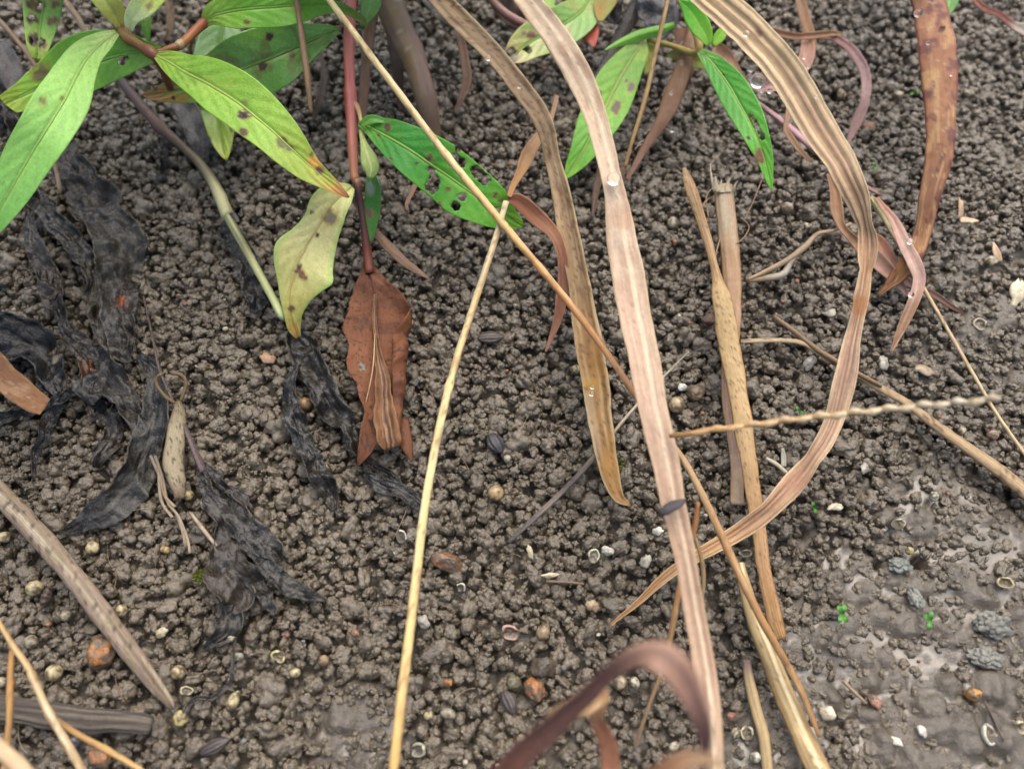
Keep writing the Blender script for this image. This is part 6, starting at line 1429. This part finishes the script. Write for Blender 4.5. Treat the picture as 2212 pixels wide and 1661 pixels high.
for pp, g in [([(436, 1000, .8, 10), (446, 1040, .8, 30), (465, 1090, .8, 46), (480, 1150, .7, 64), (495, 1210, .7, 70), (520, 1260, .6, 30)], [(0, rgb(80, 70, 70)), (.6, rgb(110, 100, 98)), (1, rgb(70, 66, 64))]),
              ([(438, 1005, 1.0, 10), (470, 1045, 1.0, 44), (505, 1100, 1.0, 60), (545, 1160, .9, 76), (590, 1190, .7, 60), (606, 1215, .6, 20)], GR),
              ([(440, 1010, .9, 10), (485, 1075, .9, 40), (525, 1150, .9, 50), (560, 1210, .8, 46), (610, 1250, .7, 44), (660, 1280, .6, 36), (705, 1296, .5, 6)], [(0, rgb(66, 60, 60)), (.7, rgb(56, 55, 50)), (1, rgb(96, 88, 80))]),
              ([(438, 1005, .9, 6), (480, 1040, .9, 26), (525, 1075, .9, 34), (548, 1110, .8, 10)], [(0, rgb(90, 78, 80)), (1, rgb(116, 100, 100))]),
              ([(500, 1180, .7, 30), (540, 1230, .7, 50), (570, 1280, .6, 44), (600, 1330, .5, 12)], GR)]:
    rot(pp, None, g, parent=bl, name='leaf', nv=13, crump=(.22, 1.0))
rot([(500, 1180, .6, 40), (490, 1220, .8, 96), (500, 1260, .8, 110), (515, 1300, .7, 80), (505, 1330, .6, 20)], 'muddy brown glossy dead leaf beside the green moss tuft', [(0, rgb(100, 88, 74)), (.5, rgb(92, 78, 58)), (1, rgb(96, 84, 74))], crump=(-.16, 1.4))
rot([(480, 1300, .5, 50), (500, 1330, .6, 66), (490, 1365, .6, 60), (462, 1392, .5, 30), (445, 1405, .4, 6)], 'thin dark torn leaf below the muddy brown one', [(0, rgb(84, 76, 66)), (1, rgb(72, 68, 62))], crump=(-.12, .9))
rot([(512, 1380, .5, 6), (505, 1420, .6, 10), (500, 1470, .6, 12), (460, 1508, .6, 14), (425, 1512, .6, 14), (405, 1530, .5, 24), (395, 1550, .5, 8)], 'black stringy leaf remnant curling around cream beads', [(0, rgb(56, 52, 48)), (1, rgb(70, 62, 54))], crump=(-.05, .6), nv=7)
rot([(500, 470, .5, 24), (515, 530, .6, 60), (535, 590, .6, 66), (555, 640, .6, 70), (565, 675, .5, 40)], 'blue-black rotten leaf under the pale green stem', [(0, rgb(42, 40, 40)), (1, rgb(56, 58, 64))])
rot([(355, 290, .5, 20), (350, 330, .5, 30), (345, 370, .5, 24), (340, 410, .4, 6)], 'dark leaf scrap hanging from the brown part of the decaying stem', [(0, rgb(50, 48, 50)), (1, rgb(48, 44, 44))])
rot([(-40, 190, 1.2, 80), (10, 230, 1.2, 90), (40, 290, 1.0, 70), (60, 350, .8, 30)], 'dark rotten leaf in the shade at the upper left edge', [(0, rgb(50, 46, 44)), (1, rgb(60, 54, 50))])

# pale curled dead leaf with its two tendrils
pc = empty('curled_leaf', place(378, 960, .5), 'pale beige curled dead leaf with two looping tendrils', 'leaf')
strip('blade', [(386, 866, .9, 12), (384, 900, 1.0, 32), (376, 950, 1.0, 38), (374, 1000, .95, 42), (384, 1040, .8, 34), (388, 1078, .6, 18)], M_BROWN, {'grad': [(0, rgb(130, 112, 84)), (.3, rgb(176, 160, 126)), (.8, rgb(178, 162, 128)), (1, rgb(140, 112, 92))], 'speck': (rgb(70, 58, 48), 22, .5, .8), 'edge': [(rgb(130, 110, 78), .25, .5)]}, parent=pc, nv=13, curl=-.5, crumple=(-.06, .7))
for pp in [[(380, 872), (360, 860), (340, 835), (338, 815), (352, 808)], [(390, 868), (398, 845), (402, 825), (392, 810), (370, 806)]]:
    tube('tendril', [(x, y, .8 + .15 * i, 8) for i, (x, y) in enumerate(pp)], M_BROWN, {'grad': rgb(120, 100, 72)}, parent=pc, sides=6)
ft = empty('frayed_twig', place(345, 1030, .4), 'frayed thin grey twig of loose fibres above the grey stick', 'twig')
for pp in [[(325, 985), (345, 1030), (355, 1070), (378, 1095)], [(335, 985), (352, 1035), (362, 1085), (385, 1115), (405, 1165), (410, 1195)], [(342, 1000), (345, 1060), (352, 1090), (372, 1118)], [(380, 1110), (392, 1140), (402, 1180)]]:
    tube('fibre', [(x, y, .5 + .1 * (i % 2), 7) for i, (x, y) in enumerate(pp)], M_STRAW, {'grad': [(0, rgb(130, 116, 100)), (1, rgb(166, 146, 116))]}, parent=ft, sides=6)
tube('straw', [(412, 1108, .5, 7), (440, 1145, .5, 9), (468, 1180, .5, 8)], M_STRAW, {'grad': rgb(176, 156, 130)}, sides=7, label='short beige straw beside the black wilted seedling', cat='straw')
tube('straw', [(1655, 990, .5, 8), (1680, 1005, .5, 10), (1702, 1026, .45, 9)], M_STRAW, {'grad': rgb(190, 178, 150)}, sides=7, label='short pale straw right of the tan stalk', cat='straw')
strip('leaf_flake', [(1690, 968, .7, 4), (1692, 985, .6, 10), (1693, 1008, .5, 10)], M_DRY, {'grad': rgb(196, 198, 190)}, nv=5, fold=.3, label='tiny white splinter standing above the short pale straw', cat='leaf flake')
tube('straw', [(1262, 1262, .4, 5), (1228, 1258, .4, 6), (1180, 1256, .4, 6)], M_STRAW, {'grad': rgb(130, 106, 84)}, sides=6, label='faint brown straw bit below the grey twig', cat='straw')
tube('straw', [(2168, 1600, .4, 6), (2140, 1540, .4, 6), (2125, 1515, .4, 6)], M_STRAW, {'grad': rgb(96, 78, 66)}, sides=6, label='thin dark stem bit between orange pebble and broken white shell', cat='straw')
tube('straw', [(1820, 1470, .3, 8), (1850, 1500, .35, 8), (1872, 1520, .3, 6)], M_STRAW, {'grad': rgb(150, 128, 104)}, sides=6, label='short straw on the mud above the pink stone', cat='straw')

# seedlings, moss
def seedling(px, py, s, rots, label):
    e = empty('seedling', place(px, py, .2), label, 'seedling', 'tiny green seedlings on the wet soil')
    for a in rots:
        dx, dy = math.cos(math.radians(a)), -math.sin(math.radians(a))
        strip('seed_leaf', [(px, py, .35, s * .3), (px + dx * s * .6, py + dy * s * .6, .5, s * .7), (px + dx * s * 1.1, py + dy * s * 1.1, .52, s * .72), (px + dx * s * 1.5, py + dy * s * 1.5, .46, s * .2)], M_LEAF,
              {'grad': [(0, rgb(84, 132, 54)), (1, rgb(80, 146, 60))], 'mid': [(rgb(120, 176, 90), .15, .5)]}, parent=e, nv=9, res=.0004, curl=.15)
    tube('stem', [(px, py, .35, s * .25), (px + 1, py + s * .4, .1, s * .25)], M_STEM, {'grad': rgb(110, 150, 70)}, parent=e, sides=6)
seedling(1820, 1326, 14, (120, 75, -60, -110), 'four-leaved green seedling on the soil right of the tan stalk end')
seedling(2010, 1340, 13, (80, -100, 140), 'green seedling on the wet mud below the slim worm cast')
seedling(1758, 1097, 9, (100, -60), 'tiny green sprout right of the lower striped blade')
seedling(1728, 888, 8, (130, -40), 'tiny green sprout just above the pale seed stalk')
seedling(1890, 360, 7, (110, -70), 'tiny green sprout between striped blade and brown blade')
seedling(1975, 200, 8, (30, 200), 'dull green leaflet in blurred soil left of the brown blade')
def moss(px, py, r, n, label):
    V, Fc, Cc = [], [], []
    for k in range(n):
        a, d = random.uniform(0, 6.28), r * math.sqrt(random.random())
        x, y = px + d * math.cos(a), py + d * math.sin(a)
        q = place(x, y, .25); m = ppm(q)
        t = np.array([math.cos(a) * .5 + random.uniform(-.4, .4), -math.sin(a) * .5 + random.uniform(-.4, .4), 1.0]); t /= np.linalg.norm(t)
        sd = np.cross(t, np.array([random.uniform(-1, 1), random.uniform(-1, 1), .2])); sd /= np.linalg.norm(sd)
        L, w = m * random.uniform(8, 14), m * 1.7
        b = len(V)
        V += [q - sd * w * .6, q + sd * w * .6, q + t * L * .6 + sd * w, q + t * L * .6 - sd * w, q + t * L]
        Fc += [[b, b + 1, b + 2, b + 3], [b + 3, b + 2, b + 4]]
        Cc += [rgb(90, 104, 36)] * 2 + [rgb(140, 156, 54)] * 2 + [rgb(190, 200, 90)]
    o = mesh_obj('moss_tuft', V, Fc, M_LEAF, None, Cc, np.random.rand(len(V), 2))
    tag(o, label, 'moss')
moss(439, 1250, 16, 110, 'bright green moss tuft left of the muddy brown leaf')
moss(1322, 1000, 26, 60, 'dark green moss speck on the soil under the tan blade tip')

# ------------------------------------------------------------------ water drops
DROPS = [(1637, 174, 3.1, 17, 'large clear water drop resting on the pinkish curled blade'), (1326, 386, 7.4, 15, 'white shining water drop on the long pale pink blade'),
 (1622, 148, 3.0, 8, 'small water drop above the large one on the pinkish blade'), (1648, 194, 2.6, 7, 'small drop hanging below the large water drop'), (1663, 196, 2.6, 6, 'tiny drop right of the one hanging below the large drop'),
 (1738, 122, 3.0, 6, 'small drop on the bend of the pinkish curled blade'), (1746, 143, 2.9, 6, 'small drop at the fold below the bend of the pinkish blade'), (1612, 72, 7.3, 7, 'small drop on the upper striped blade'),
 (1764, 208, 6.8, 5, 'tiny drop on the right edge of the striped blade'), (2006, 92, 5.2, 6, 'tiny drop on the upper mottled brown blade'), (2036, 60, 5.1, 6, 'small drop at the right edge of the mottled brown blade near the top'),
 (2056, 160, 4.8, 5, 'tiny drop on the right edge of the mottled brown blade'), (1984, 28, 5.4, 10, 'water drop on the left edge of the mottled brown blade at the top'), (1966, 521, 2.1, 7, 'bright drop on the pink curled blade'),
 (1968, 636, 1.9, 7, 'water drop at the bend of the pink curled blade'), (1055, 124, 5.8, 7, 'white drop on the edge of the tan blade near the top'), (1122, 186, 5.2, 5, 'tiny drop in the middle of the tan blade'),
 (1472, 135, 3.3, 5, 'tiny drop on the hairy brown blade'), (1450, 200, 2.8, 5, 'tiny drop on the lower hairy brown blade'), (1278, 850, 1.9, 6, 'amber drop on the yellow-brown part of the tan blade'), (1280, 836, 1.9, 5, 'second amber drop just above the first on the tan blade'), (1452, 280, 2.2, 6, 'tiny drop hanging below the hairy brown blade')]
for x, y, h, r, lb in DROPS:
    bit('water_drop', x, y, r, r, 0, (1, 1, 1), lb, h=h)
